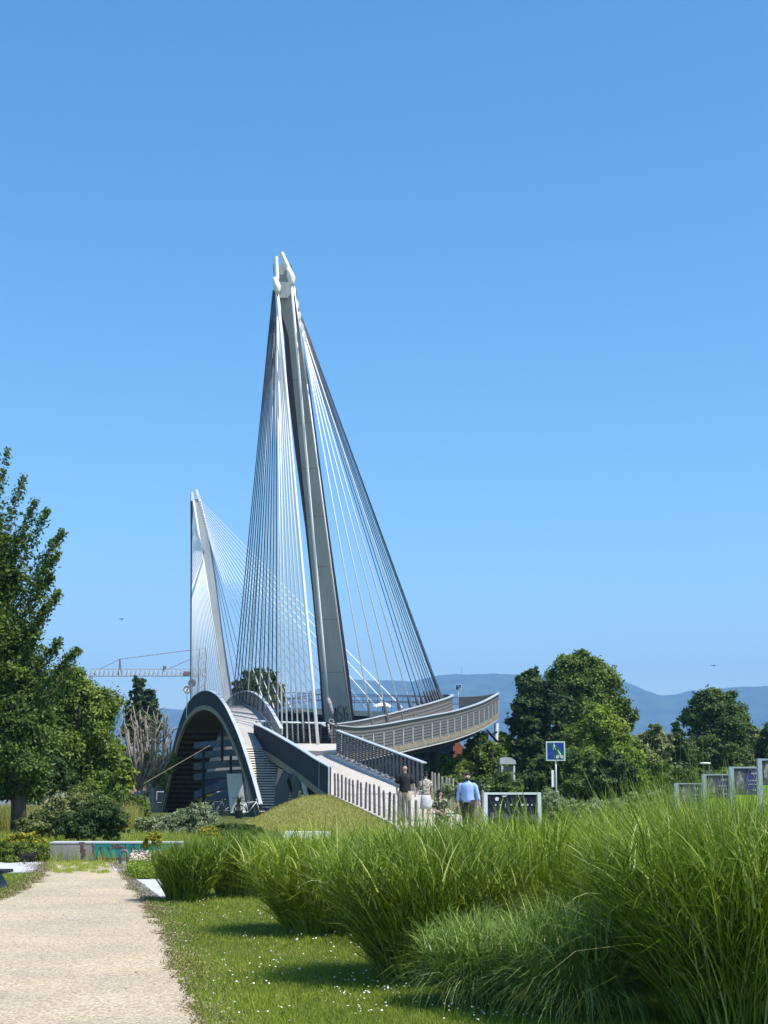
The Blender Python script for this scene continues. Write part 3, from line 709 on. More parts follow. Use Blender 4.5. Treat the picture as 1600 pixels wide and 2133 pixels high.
# pale pier standing under the arch
a = P(472,1612,92); b = P(503,1611,92); c = P(516,1716,92); d = P(482,1716,92)
mb = MB(); mb.prism([a,b,c,d], (.35,1.0,0)); bpart(mb, 'pier', 'white')
mb = MB(); mb.prism([b+np.array([.02,0,.0]), P(512,1640,92), P(524,1716,92), c+np.array([.02,0,0])], (.35,.6,0)); bpart(mb, 'pier_fin', 'girder')
# sweeping girders seen through the arch
for k, (y0, y1, x1, hh) in enumerate([(1547,1540,500,13),(1568,1560,505,13),(1590,1582,512,14),(1612,1602,520,14),(1650,1622,505,15),(1680,1640,500,16),(1712,1662,486,17)]):
    pts = []
    for t in np.linspace(0,1,9):
        px = 404 + (x1-404)*t; py = y0 + (y1-y0)*(1-(1-t)**1.8)
        pts.append(P(px, py, 101-t*5+k*.3))
    hz = hh*PXM(98); mb = MB(); mb.strip(pts, [p+np.array([.15,.9,0]) for p in pts], (0,0,-hz)); bpart(mb, 'arched_girder', 'girder')
mb = MB()
for px, t0, t1 in ((463,1500,1585),(481,1575,1615),(424,1560,1700)):
    mb.bar(P(px,t0,97), P(px,t1,97), .16,.16)
bpart(mb, 'hanger_posts', 'under')
# loop column with brace
mb = MB(); c0 = P(1040,1500,107); mb.tube([P(1037,1505,106)+np.array([0,1.2,0]), np.array([7.7,107.2,-1.5])], .16, 10); bpart(mb, 'column', 'white')
mb = MB(); mb.tube([P(1010,1525,103), np.array([7.0,105.5,-1.5])], .26, 8); mb.tube([P(1015,1522,104), P(1036,1545,106.8)], .09, 6); mb.tube([P(1022,1532,106.8), P(1036,1524,106.8)], .07, 6); bpart(mb, 'column', 'under')
mb = MB(); mb.tube([P(905,1565,97), np.array([P(905,1565,97)[0],97,-1])], .3, 8); bpart(mb, 'column', 'under')

# --- pylons
def yp(y, y0, Y0, y1, Y1): return Y0+(Y1-Y0)*(y-y0)/(y1-y0)
def pylon_leg(prof, Yf, thick, name, m, parent):
    """prof: list (y, xleft, xright)"""
    mb = MB(); n = len(prof); v = []
    for (y, xl, xr) in prof:
        Yv = Yf(y); v += [P(xl,y,Yv), P(xr,y,Yv), P(xr,y,Yv)+np.array([-.25*thick,thick,0]), P(xl,y,Yv)+np.array([.1*thick,thick,0])]
    f = []
    for i in range(n-1):
        a_, b_ = i*4, i*4+4
        for k in range(4): k2=(k+1)%4; f.append((a_+k,a_+k2,b_+k2,b_+k))
    f += [(3,2,1,0), ((n-1)*4,(n-1)*4+1,(n-1)*4+2,(n-1)*4+3)]
    mb.add(v, f); return bpart(mb, name, m, parent)
def cable(a, b, r, m, parent, name='cable', sag=0.0):
    mb = MB(); pts = [a+(b-a)*t+np.array([0,0,-sag*4*t*(1-t)]) for t in (np.linspace(0,1,7) if sag else (0,1))]
    mb.tube(pts, r, 6); return bpart(mb, name, m, parent, True)
Y1f = lambda y: np.interp(y, [527,1505],[90.3, 100.3])
prof = [(572,583,609),(600,583,612),(650,586,613),(700,601,624),(800,611,640),(950,626,661),(1100,641,679),(1250,655,698),(1400,669,716),(1505,677,731)]
leg = pylon_leg(prof, Y1f, .55, 'pylon', 'pylon', None)
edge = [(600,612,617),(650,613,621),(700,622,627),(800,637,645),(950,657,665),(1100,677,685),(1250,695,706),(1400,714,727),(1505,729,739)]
pylon_leg(edge, lambda y: Y1f(y)+.12, .3, 'pylon_flange', 'pylon_edge', leg)  # strip in shade beside the mast face, its darkness held in the colour
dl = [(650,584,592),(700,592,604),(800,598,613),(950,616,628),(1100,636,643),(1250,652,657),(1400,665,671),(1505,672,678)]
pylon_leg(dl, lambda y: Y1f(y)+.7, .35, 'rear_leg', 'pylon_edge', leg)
# head plates and spikes
mb = MB(); mb.prism([P(578,560,90.9),P(592,541,90.9),P(601,552,90.9),P(612,600,90.9),P(600,620,90.9),P(582,620,90.9)], (0,.9,0)); bpart(mb, 'pylon_head', 'pylon', leg)
mb = MB(); mb.tube([P(586,527,90.4),P(604,566,90.4)], .16, 8); mb.tube([P(574.5,535,90.3),P(577,583,90.3)], .15, 8); bpart(mb, 'spike', 'white', leg)
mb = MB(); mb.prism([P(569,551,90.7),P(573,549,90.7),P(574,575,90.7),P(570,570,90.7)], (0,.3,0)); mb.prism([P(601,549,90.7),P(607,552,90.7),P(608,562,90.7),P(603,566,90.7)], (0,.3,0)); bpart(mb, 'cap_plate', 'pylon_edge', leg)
def clevis(px, py, Y, s, name='clevis'):
    mb = MB(); q = [(-.35,0),(.0,-.1),(.35,-.35),(.62,.2),(.62,.9),(.35,1.7),(-.05,1.75),(-.55,.9)]
    mb.prism([P(px+a*s, py+b*s, Y) for a,b in q], (0,.28,0)); return mb
for cc in ([(599,558),(604,568),(607,578),(608,588),(607,596)], [(572,578),(575,588),(577,597),(578,606),(578.5,612)]):
    mb = MB(); mb.tube([P(a,b,90.0) for a,b in cc], [.10,.21,.25,.19,.11], 14); bpart(mb, 'clevis', 'white', leg, True)
cable(P(607,592,90.3), P(684,1466,98.9), .085, 'cable_white', leg, 'main_rod', .12)
cable(P(640,800,92.4), P(732,1500,99.6), .045, 'cable_white', leg, 'lit_flange_edge')  # sunlit edge of the flange, its brightness given by a white bar
cable(P(613,600,90.5), P(640,800,92.4), .045, 'cable_white', leg, 'lit_flange_edge')
# lower end of the main rod: socket and fork
mb = MB(); mb.tube([P(684,1455,98.7),P(686,1465,98.75),P(690,1480,98.8),P(691,1492,98.8)], [.1,.17,.15,.12], 10)
mb.torus(P(690,1503,98.6), .14, .07, (0,1,0)); mb.tube([P(684,1508,98.6),P(687,1540,98.4)], .07, 6); mb.tube([P(696,1508,98.6),P(694,1540,98.4)], .08, 6)
bpart(mb, 'rod_anchor', mat('dirty_pale_casting', (.42,.38,.36), .6, (.25,.23,.24), 6), leg, True)
mb = MB(); mb.tube([P(690,1520,98.3),P(693,1552,98.0)], .07, 6); bpart(mb, 'anchor_pin', 'white', leg)
for ys in (705, 790, 880, 975, 1075, 1180, 1290, 1400):
    p_ = np.array(prof, float); xl_, xr_ = np.interp(ys, p_[:,0], p_[:,1]), np.interp(ys, p_[:,0], p_[:,2])
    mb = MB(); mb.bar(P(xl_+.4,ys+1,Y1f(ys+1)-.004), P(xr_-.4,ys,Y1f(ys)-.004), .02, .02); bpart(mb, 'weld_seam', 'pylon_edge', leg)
# graffiti on the pylon foot
def spray(strokes, Yf, r, name, m, parent, dy=.06):
    mb = MB()
    for st in strokes:
        pts = catmull([P(x,y,Yf(y)-dy) for x,y in st], 5) if len(st) > 2 else [P(x,y,Yf(y)-dy) for x,y in st]
        mb.tube(pts, [(r*.6, r) for _ in pts], 6)
    return bpart(mb, name, m, parent)
spray([[(697,1500),(698,1486),(699,1474)],[(699,1474),(702,1490),(703,1504)],[(712,1471),(706,1472),(704,1480),(710,1487),(713,1495),(708,1504),(705,1502)],[(715,1472),(717,1486),(719,1503)],[(723,1471),(719,1478),(716,1484),(722,1484),(725,1492),(724,1497),(729,1499),(731,1496)]], Y1f, .035, 'spray_lettering', 'graf', leg)
# left fan
xb = [491,497,503,510,517,524,531.6,540,549,558,567,576,586,595,605,615,625,636]
for i, x14 in enumerate(xb):
    k = i/17.0; top = P(569+10*k, 604+6*k, 90.6+.6*(1-k))
    dark = i < 12
    # foot on the arch's right edge, or on the landing edge
    x_at = lambda y: (569+10*k) + (x14-(569+10*k))*(y-606)/(1400-606)
    if x14 < 600:
        yb = np.interp(x14, [491,545,600],[1452,1480,1548]); Yb = np.interp(x14, [491,545,600],[103,94,88.5])
    else: yb, Yb = 1550, 92.4
    cable(top, P(x_at(yb), yb, Yb), .034 if dark else .05, 'cable_dark' if dark else 'cable_white', leg)
    if dark and i in (4,7,9,11): cable(top+np.array([.12,.25,-.4]), P(x_at(yb)+3, yb, Yb+.8), .03, 'cable_white', leg)
cable(P(577.5,600,90.2), P(663,1552,90.4), .10, 'cable_white', leg, 'backstay', .1)
# dark anchor stubs on the landing
# right fan
rt = [(772,1495,95.2,632,700,'w'),(805,1487,96.6,629,690,'w'),(834,1482,98.2,627,682,'w'),(857,1477,99.7,625,673,'w'),(872,1471,101.2,623,664,'d'),(882,1469,102.5,622,660,'d'),(891,1466,103.6,621,655,'w'),(897,1465,104.6,620.5,652,'d'),(903,1463,105.4,620,650,'d'),(908,1462,106.2,619.5,647,'d'),(912,1460,107.0,619,643,'d'),(917,1458,107.8,618.5,638,'d'),(920,1457,109,618,632,'d'),(922,1456,110.5,617.5,628,'d'),(918,1456,113,617,626,'d')]
mbk = MB(); mba = MB()
for (xb_, yb_, Yb_, xt, yt, c) in rt:
    a = P(xt,yt,91.7); b = P(xb_, yb_, Yb_); cable(a, b, .040 if c == 'w' else .027, 'cable_white' if c == 'w' else 'cable_dark', leg)
    d = unit(a-b); mba = MB(); mba.tube([b-d*.5, b+d*.3, b+d*1.0], [.12,.12,.05], 6); bpart(mba, 'cable_socket', 'concrete_dk', leg)
for (x,y) in ((613,600),(619,630),(624,652),(629,676),(635,697)):
    mbk.prism([P(x-3,y,91.0),P(x+1,y-5,91.0),P(x+3,y,91.0),P(x+3,y+8,91.0),P(x,y+15,91.0),P(x-2,y+8,91.0)], (0,.3,0))
bpart(mbk, 'cable_lugs', 'white', leg)
# --- second pylon across the river
Y2f = lambda y: np.interp(y, [1025,1480],[192,186.0])
prof2 = [(1040,401,413),(1086,410,428),(1150,418.5,438.5),(1216,428,448.5),(1324,443.5,462),(1431,461,477),(1490,470,486)]
leg2 = pylon_leg(prof2, Y2f, .9, 'pylon', 'pylon', None)
pylon_leg([(1120,434,436.5),(1216,448.5,451),(1324,462,465),(1431,477,482),(1490,486,491)], lambda y: Y2f(y)+.2, .4, 'pylon_flange', 'pylon_edge', leg2)  # far mast's edge strip, shade painted in the same way
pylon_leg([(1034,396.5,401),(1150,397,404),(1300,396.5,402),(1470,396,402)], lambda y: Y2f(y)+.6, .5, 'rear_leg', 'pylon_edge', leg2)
mb = MB(); mb.tube([P(408,1021,191.8),P(412,1034,191.8)], .2, 6); mb.tube([P(399.5,1026,191.8),P(401,1040,191.8)], .2, 6); bpart(mb, 'spike', 'white', leg2)
mb = MB(); mb.prism([P(410,1032,191.6),P(417,1033,191.6),P(419,1039,191.6),P(413,1040,191.6)], (0,.5,0)); mb.prism([P(397,1036,191.6),P(403,1037,191.6),P(404,1043,191.6),P(398,1043,191.6)], (0,.5,0)); bpart(mb, 'clevis', 'white', leg2)
for i in range(17):
    k = i/16; xb_ = 399+70*k**1.15; cable(P(401.5+2*k, 1045+45*(1-k), 191.6), P(xb_, 1462-8*k, 186), .06, 'cable_white', leg2)
cable(P(403,1042,191.4), P(466.5,1442,187), .12, 'cable_white', leg2, 'backstay')
ends = [838,812,785,762,741,720,700,681,662,643,624,606,588,571,554]
for i, xe in enumerate(ends):
    k = i/14; cable(P(417+19*k, 1042+80*k, 190), P(xe, 1474, np.interp(xe,[554,838],[150,127])), .045, 'cable_white', leg2)
for xe in (500,515,530): cable(P(436,1128,190), P(xe, 1476, 165), .04, 'cable_dark', leg2)
mb = MB()
for i in range(15):
    k = i/14; p = P(416+19.5*k, 1044+80*k, 189.7); mb.ball(p, (.22,.22,.3), 6, 4)
bpart(mb, 'cable_lugs', 'white', leg2)
mb = MB(); p0 = P(478,1480,186); mb.box(p0+np.array([-3,-2,-12]), p0+np.array([3,3,-.3])); bpart(mb, 'river_pier', 'concrete', leg2)
# handrail wire crossing the arch opening
mb = MB(); mb.tube([P(437,1553,90), P(300,1632,84)], .016, 4)
bpart(mb, 'stay_wire', 'lip')

# ================================================================== STAKES ALONG THE RAMP PATH
stL = []
zx = [160,182,205,230,254,280,305,332,360,388,420,450,482,515,546,578,612,650,690]
LBL = 'dark weathered wooden stake in the row on the left edge of the ramp path'
def stake(x, y, h, name, m, label, group, tilt):
    z = float(mound(np.array([x]), np.array([y]))[0]); mb = MB()
    mb.tube([(0,0,-.1),(tilt*.3,0,h*.5),(tilt,0,h-.05),(tilt,0,h)], [.052,.05,.046,.025], 7)
    o = mb.build(name, M[m], None, False); o.location = (x, y, z-.02)
    return tag(o, label, 'stake', group)
for i, q in enumerate(zx):
    px = q/3.2+650; Y = np.interp(px, [700, 822, 866], [65.3, 50.5, 46.5]); x = (px-800)/F*Y*1.0
    stake(x, Y, 1.05+random.uniform(-.06,.06), 'wooden_stake', 'wood', LBL, 'stakes on the left edge of the ramp path', random.uniform(-.03,.03))
for i in range(16):
    Y = 64.5 - i*1.22; x = float(np.interp(Y, pY, pR))+.15
    stake(x, Y, 1.15+random.uniform(-.08,.08), 'wooden_stake', 'wood_lt', 'grey wooden stake in the row on the right edge of the ramp path', 'stakes on the right edge of the ramp path', random.uniform(-.04,.04))
mb = MB(); 
for zz in (.35,.75):
    mb.tube([( (q/3.2+650-800)/F*np.interp(q/3.2+650,[700,822,866],[65.3,50.5,46.5]), np.interp(q/3.2+650,[700,822,866],[65.3,50.5,46.5]), float(path_lrz(np.interp(q/3.2+650,[700,822,866],[65.3,50.5,46.5]))[2])+zz) for q in zx], .008, 4)
tag(mb.build('fence_wire', M['steel']), 'thin wires strung along the left row of dark stakes', 'wire')

# ================================================================== LOW WALL WITH GRAFFITI
wx0, wx1 = G(104,1796)[0], G(374,1796)[0]; wy = float(G(104,1796)[1])
wall = thing('low_wall', 'low concrete seat wall with teal and red graffiti at the end of the path', 'wall', (wx0, wy, 0))
H = float(P(200,1754,wy)[2])-.03
mb = MB(); mb.box((wx0-.0,wy,-.1),(wx1,wy+.55,H)); ob = mb.build('wall_body', M['concrete']); adopt(wall, ob)
mb = MB(); mb.box((wx0-.012,wy-.012,H+.002),(wx1+.01,wy+.56,H+.03)); adopt(wall, mb.build('coping', M['stone']))
# teal field with wobbly outline
def wall_pt(px, py, d): 
    x = (px-800)/F*wy*1.0006/ (1) ; z = P(px,py,wy)[2]; return np.array([P(px,py,wy)[0], wy-d, z])
tl = [(193,1756),(197,1763),(196,1770),(198,1778),(197,1787),(215,1788),(250,1787),(290,1787),(330,1786),(350,1786),(371,1785.5),(371,1754),(360,1754),(350,1754),(300,1754.5),(240,1755.5),(213,1756)]
mb = MB(); mb.prism([wall_pt(a,b,.004) for a,b in tl], (0,.006,0)); adopt(wall, mb.build('teal_graffiti', M['teal']))
mb = MB()
def st(pts, r=.010):
    mb.tube([wall_pt(a,b,.008) for a,b in pts], r, 5)
st([(193,1756),(197,1763),(195,1770),(198,1778),(197,1787),(230,1788),(262,1787.5),(300,1787)], .014)
# red tag letters on the bare concrete
st([(165,1755),(177,1755)],.013); st([(171,1755),(171,1760)],.013); st([(168,1762),(175,1762),(168,1768),(176,1768)],.013); st([(170,1770),(168,1775),(173,1773),(177,1778)],.013); st([(172,1779),(169,1784),(176,1783),(179,1779)],.013); st([(175,1768),(178,1772),(175,1776)],.012)
# red outlines inside the teal
for s_ in ([(209,1762),(213,1764),(211,1770),(213,1779),(212,1786)],[(226,1760),(222,1766),(228,1764),(227,1769),(233,1767)],[(233,1759),(238,1761),(244,1760),(247,1757)],[(234,1766),(241,1764),(249,1767),(257,1764),(262,1769)],[(247,1757),(248,1762)],[(262,1756),(262,1765),(266,1772),(262,1779),(263,1786)],[(275,1759),(282,1757),(280,1763),(274,1764),(279,1769),(284,1766)],[(285,1770),(284,1779)],[(237,1763),(243,1767),(251,1762),(255,1767)],[(296,1760),(294,1768),(297,1775)],[(208,1763),(207,1766),(212,1767)]): st(s_, .010)
adopt(wall, mb.build('red_graffiti_lines', M['red']))

# white stone block on the lawn, hoop stand, yellow sapling
b0 = P(590,1730,43); b1 = P(682,1728,43)
blk = MB(); blk.prism([(b0[0],43,-.05),(b1[0],43,-.05),(b1[0],43,.32),(b0[0]+.03,43,.33)], (.1,.45,0))
tag(blk.build('stone_bench', M['white']), 'low white stone block bench in the grass below the bank', 'bench')
mb = MB(); hx, hy = G(304,1788)[:2]; hy = 31.2
mb.tube([(hx-.06,hy,0),(hx-.06,hy,.24),(hx-.03,hy,.29),(hx+.02,hy,.30),(hx+.07,hy,.28),(hx+.09,hy,.22),(hx+.09,hy,0)], .032, 8)
tag(mb.build('hoop_stand', M['concrete_dk'], None, True), 'small dark hoop stand before the teal graffiti wall', 'bollard')

# dark slatted bench at the left edge
bn = thing('park_bench', 'dark low slatted bench cut off by the left edge of the photo', 'bench', (-6.42, 24.3, 0))
mb = MB()
for k in range(5): mb.box((-1.6,-.30+k*.125,.24),(.42,-.20+k*.125,.285))
mb.build('seat', M['black'], bn)
for sx, lean in ((.12,.18),(-1.3,-.18)):
    mb = MB(); mb.hexa([(sx-.07+lean,-.28,0),(sx+.07+lean,-.28,0),(sx+.07+lean,.28,0),(sx-.07+lean,.28,0)], [(sx-.1,-.28,.235),(sx+.1,-.28,.235),(sx+.1,.28,.235),(sx-.1,.28,.235)]); mb.build('leg', M['black'], bn)

# black cat with white paws crossing the paving
cx, cy, _ = G(58,1802); cat = thing('cat', 'small black cat with white paws and raised tail walking on the paving', 'cat', (cx, cy, .018))
def skin_mesh(name, joints, bones, m, parent=None, sub=2, root=0, loc=(0,0,0), post=None):
    """one continuous body grown with a Skin modifier, then frozen to a mesh. joints: name -> (pos, radius or (rx,ry))"""
    keys = list(joints); ix = {k: i for i, k in enumerate(keys)}
    me = bpy.data.meshes.new(name+'_tmp'); me.from_pydata([tuple(joints[k][0]) for k in keys], [(ix[a], ix[b]) for a, b in bones], [])
    o = bpy.data.objects.new(name+'_tmp', me); COL.objects.link(o)
    md = o.modifiers.new('s', 'SKIN'); md.use_smooth_shade = True
    o.modifiers.new('u', 'SUBSURF').levels = sub
    sv = me.skin_vertices[0].data
    for k in keys:
        r = joints[k][1]; sv[ix[k]].radius = r if hasattr(r, '__len__') else (r, r)
    for i in range(len(keys)): sv[i].use_root = (i == root)
    bpy.context.view_layer.update()
    dg = bpy.context.evaluated_depsgraph_get(); nm = bpy.data.meshes.new_from_object(o.evaluated_get(dg)); nm.name = name
    bpy.data.objects.remove(o); bpy.data.meshes.remove(me)
    if post:
        for v in nm.vertices: v.co = post(v.co)
    nm.materials.clear(); nm.materials.append(m)
    for p in nm.polygons: p.use_smooth = True
    ob = bpy.data.objects.new(name, nm); COL.objects.link(ob); ob.parent = parent; ob.location = loc
    return ob
# cat (walks towards +x)
M['catfur'] = mat('black_cat_fur', (.012,.011,.012), .8); M['catwhite'] = mat('white_cat_fur', (.6,.58,.54), .8)
cj = {'hip':((-.13,0,.19),.055),'belly':((0,0,.185),.06),'chest':((.11,0,.20),.052),'neck':((.165,0,.235),.036),'head':((.205,0,.255),.042),'muz':((.24,0,.245),.022),
      'tail0':((-.18,0,.22),.018),'tail1':((-.205,0,.28),.014),'tail2':((-.20,0,.36),.012),
      'e1':((.195,.025,.298),.008),'e2':((.195,-.025,.298),.008)}
cb = [('hip','belly'),('belly','chest'),('chest','neck'),('neck','head'),('head','muz'),('hip','tail0'),('tail0','tail1'),('tail1','tail2'),('head','e1'),('head','e2')]
for i,(x,y,dx,par) in enumerate([(.13,.035,.03,'chest'),(.11,-.035,-.03,'chest'),(-.13,.04,.04,'hip'),(-.14,-.04,-.03,'hip')]):
    cj['l%da'%i] = ((x,y,.12),.024 if par == 'chest' else .03); cj['l%db'%i] = ((x+(.01 if par=='chest' else -.03),y,.065),.015); cj['l%dc'%i] = ((x+dx,y,.02),.013)
    cb += [(par,'l%da'%i),('l%da'%i,'l%db'%i),('l%db'%i,'l%dc'%i)]
skin_mesh('body', cj, cb, M['catfur'], cat)
for i in range(4):
    c = cj['l%dc'%i][0]; b = cj['l%db'%i][0]
    mb = MB(); mb.tube([c, (np.array(c)*.45+np.array(b)*.55)], [.019,.017], 8); mb.ball((c[0]+.012,c[1],.016),(.026,.019,.016),8,5); mb.build('paw', M['catwhite'], cat, True)
cat.scale = (.9,.9,.9)

# ================================================================== SIGNS AND BOARDS
M['signblue'] = mat('sign_blue', (.008,.045,.25), .4); M['signgreen'] = mat('sign_green', (.0,.10,.075), .4); M['signwhite'] = mat('sign_white', (.58,.65,.62), .5)
def path_sign(name, label, x, y, z0, zc, s, post_r=.03):
    rt = thing(name, label, 'road sign', (x, y, z0)); c = zc-z0; h = s/2
    mb = MB(); mb.tube([(0,.05,0),(0,.05,c+h*.6)], post_r, 8); mb.build('post', M['steel'], rt, True)
    mb = MB(); mb.box((-h,-.012,c-h),(h,.012,c+h)); pl = mb.build('panel', M['signwhite'], rt)
    e = h*.87; mb = MB(); mb.box((-e,-.018,c-e),(e,-.0122,c+e)); mb.build('blue_field', M['signblue'], pl)
    mb = MB(); mb.prism([(-e*.95,-.0185,c+e*.95),(-e*.25,-.0185,c+e*.95),(e*.98,-.0185,c-e*.2),(e*.98,-.0185,c-e*.95),(-e*.35,-.0185,c-e*.95),(-e*.1,-.0185,c-e*.2)], (0,-.003,0)); mb.build('green_band', M['signgreen'], pl)
    def w2(u,v): return (u*e, -.024, c+v*e)
    mb = MB(); mb.ball(w2(-.2,.82), (e*.055,.004,e*.07), 10, 6)
    mb.tube([w2(-.2,.74),w2(-.18,.48)], e*.07, 6); mb.tube([w2(-.19,.48),w2(-.32,.18)], e*.035, 5); mb.tube([w2(-.17,.48),w2(.0,.18)], e*.035, 5); mb.tube([w2(-.2,.7),w2(-.32,.55),w2(-.24,.48)], e*.03, 5); mb.tube([w2(-.2,.7),w2(-.06,.56)], e*.03, 5)
    mb.build('pedestrian_symbol', M['signwhite'], pl)
    mb = MB()
    for cx_ in (.18,.74): mb.torus(w2(cx_,-.70), e*.15, e*.035, (0,1,0), 18, 5); mb.disc(w2(cx_,-.70), e*.11, (0,-1,0), 14, .004)
    mb.tube([w2(.18,-.70),w2(.34,-.48),w2(.62,-.48),w2(.74,-.70)], e*.03, 5); mb.tube([w2(.34,-.48),w2(.48,-.72),w2(.62,-.48)], e*.03, 5); mb.tube([w2(.48,-.72),w2(.56,-.62),w2(.52,-.44)], e*.04, 5)
    mb.tube([w2(.56,-.42),w2(.34,-.05)], e*.07, 6); mb.tube([w2(.36,-.12),w2(.28,-.38)], e*.03, 5); mb.ball(w2(.31,.06), (e*.06,.004,e*.08), 10, 6)
    mb.build('cyclist_symbol', M['signwhite'], pl)
    return rt
p = P(1157.5,1564.5,50); path_sign('road_sign', 'blue and green square pedestrian and cycle sign on a post before the trees', p[0], 50, 0, p[2], .64)
p = P(955,1432,112); path_sign('road_sign', 'small distant square cycle sign standing above the far loop parapet', p[0], 112, 6.9, p[2], .46, .025)
# small white plate on the post
mb = MB(); q = P(1152,1617,49.9); mb.box((q[0]-.05,49.88,q[2]-.35),(q[0]+.03,49.9,q[2]+.2)); tag(mb.build('post_plate', M['white']), 'small white plate fixed low on the post of the square path sign', 'plate')
# round river signs beside the arch
def round_sign(px, py, Y, r, label, face, zb):
    c = P(px,py,Y); rt = thing('round_sign', label, 'sign', (c[0], Y, zb)); z = c[2]-zb
    mb = MB(); mb.tube([(0,.03,0),(0,.03,z)], .035, 6); mb.build('post', M['steel'], rt)
    mb = MB(); mb.disc((0,0,z), r, (0,-1,0), 22, .02); pl = mb.build('disc', M[face], rt)
    if face == 'white':
        mb = MB(); mb.torus((0,-.005,z), r*.9, r*.13, (0,1,0), 24, 6); mb.build('red_rim', mat('dull_red_rim', (.20,.10,.09), .5), pl)
        mb = MB(); mb.tube([(r*.15,-.03,z+r*.55),(r*.15,-.03,z-r*.5)], r*.05, 5); mb.tube([(r*.35,-.03,z+r*.3),(-r*.3,-.03,z-r*.5)], r*.05, 5); mb.build('symbol', M['black'], pl)
round_sign(390,1436.5,104,.26,'small round sign with dark red rim on a thin post left of the arch','white',P(391,1496,104)[2])
round_sign(400,1423,105.5,.28,'grey back of a round sign on a thin post left of the arch','concrete_dk',P(401,1486,105.5)[2])
# information board
M['navy'] = mat('navy_print', (.006,.008,.022), .6, (.012,.016,.035), 8, spec=.15)
ib = P(1067,1683,42); bx0, bx1 = P(1008,1660,42)[0], P(1127,1660,42)[0]
rt = thing('information_board', 'wide dark blue information board in a pale frame beside the ramp path', 'board', ((bx0+bx1)/2, 42, 0)); hw = (bx1-bx0)/2
mb = MB(); mb.box((-hw,-.05,0),(-hw+.10,.05,1.43)); mb.build('frame_post', M['signwhite'], rt)
mb = MB(); mb.box((hw-.10,-.05,0),(hw,.05,1.43)); mb.build('frame_post', M['signwhite'], rt)
mb = MB(); mb.box((-hw+.10,-.045,1.37),(hw-.10,.045,1.428)); mb.build('frame_rail', M['signwhite'], rt)
mb = MB(); mb.box((-hw+.10,-.02,.50),(hw-.10,.02,1.37)); pn = mb.build('panel', M['navy'], rt)
def bp_(u, v): return (-hw+.10+u*(2*hw-.2), -.026, 1.37-v*.87)
mb = MB()
mb.disc(bp_(.19,.14), .055, (0,-1,0), 16, .004)
for k, u in enumerate((.16,.255,.355,.47,.575,.69,.80,.885)):
    if k == 2: mb.box((bp_(u,.40)[0]-.006,-.03,bp_(u,.40)[2]),(bp_(u,.40)[0]+.006,-.024,bp_(u,.27)[2])); continue
    if k == 5: mb.prism([bp_(u-.03,.33),bp_(u,.29),bp_(u+.04,.30),bp_(u+.02,.36),bp_(u-.01,.36)], (0,-.003,0)); continue
    mb.torus(bp_(u,.325), .018, .007, (0,1,0), 14, 5)
mb.prism([bp_(.28,.04),bp_(.34,.02),bp_(.41,.03),bp_(.36,.07),bp_(.31,.08)], (0,-.003,0)); mb.prism([bp_(.62,.03),bp_(.64,.07),bp_(.60,.05)], (0,-.003,0))
mk = mb.build('printed_marks', M['signwhite'], pn)
mb = MB()
for v, u0, u1 in ((.24,.10,.62),(.42,.12,.9),(.52,.1,.6)): mb.box((bp_(u0,v)[0],-.024,bp_(0,v)[2]-.003),(bp_(u1,v)[0],-.0215,bp_(0,v)[2]+.003))
for i in range(14): u = random.uniform(.6,.9); v = random.uniform(.45,.62); q = bp_(u,v); mb.box((q[0]-.02,-.024,q[2]-.004),(q[0]+.02,-.0215,q[2]+.004))
mb.build('printed_lines', M['girder'], pn)
mb = MB(); mb.prism([bp_(.05,.55),bp_(.35,.60),bp_(.6,.70),bp_(.95,.62),bp_(.98,.75),bp_(.6,.85),bp_(.3,.8),bp_(.05,.7)], (0,-.003,0)); mb.build('printed_landscape', mat('print_purple_grey', (.03,.03,.06), .6, (.10,.10,.13), 20), pn)
mb = MB(); mb.disc(bp_(.96,.78), .09, (0,-1,0), 16, .008); mb.build('printed_blue_disc', mat('print_blue', (.02,.05,.30), .5), pn)
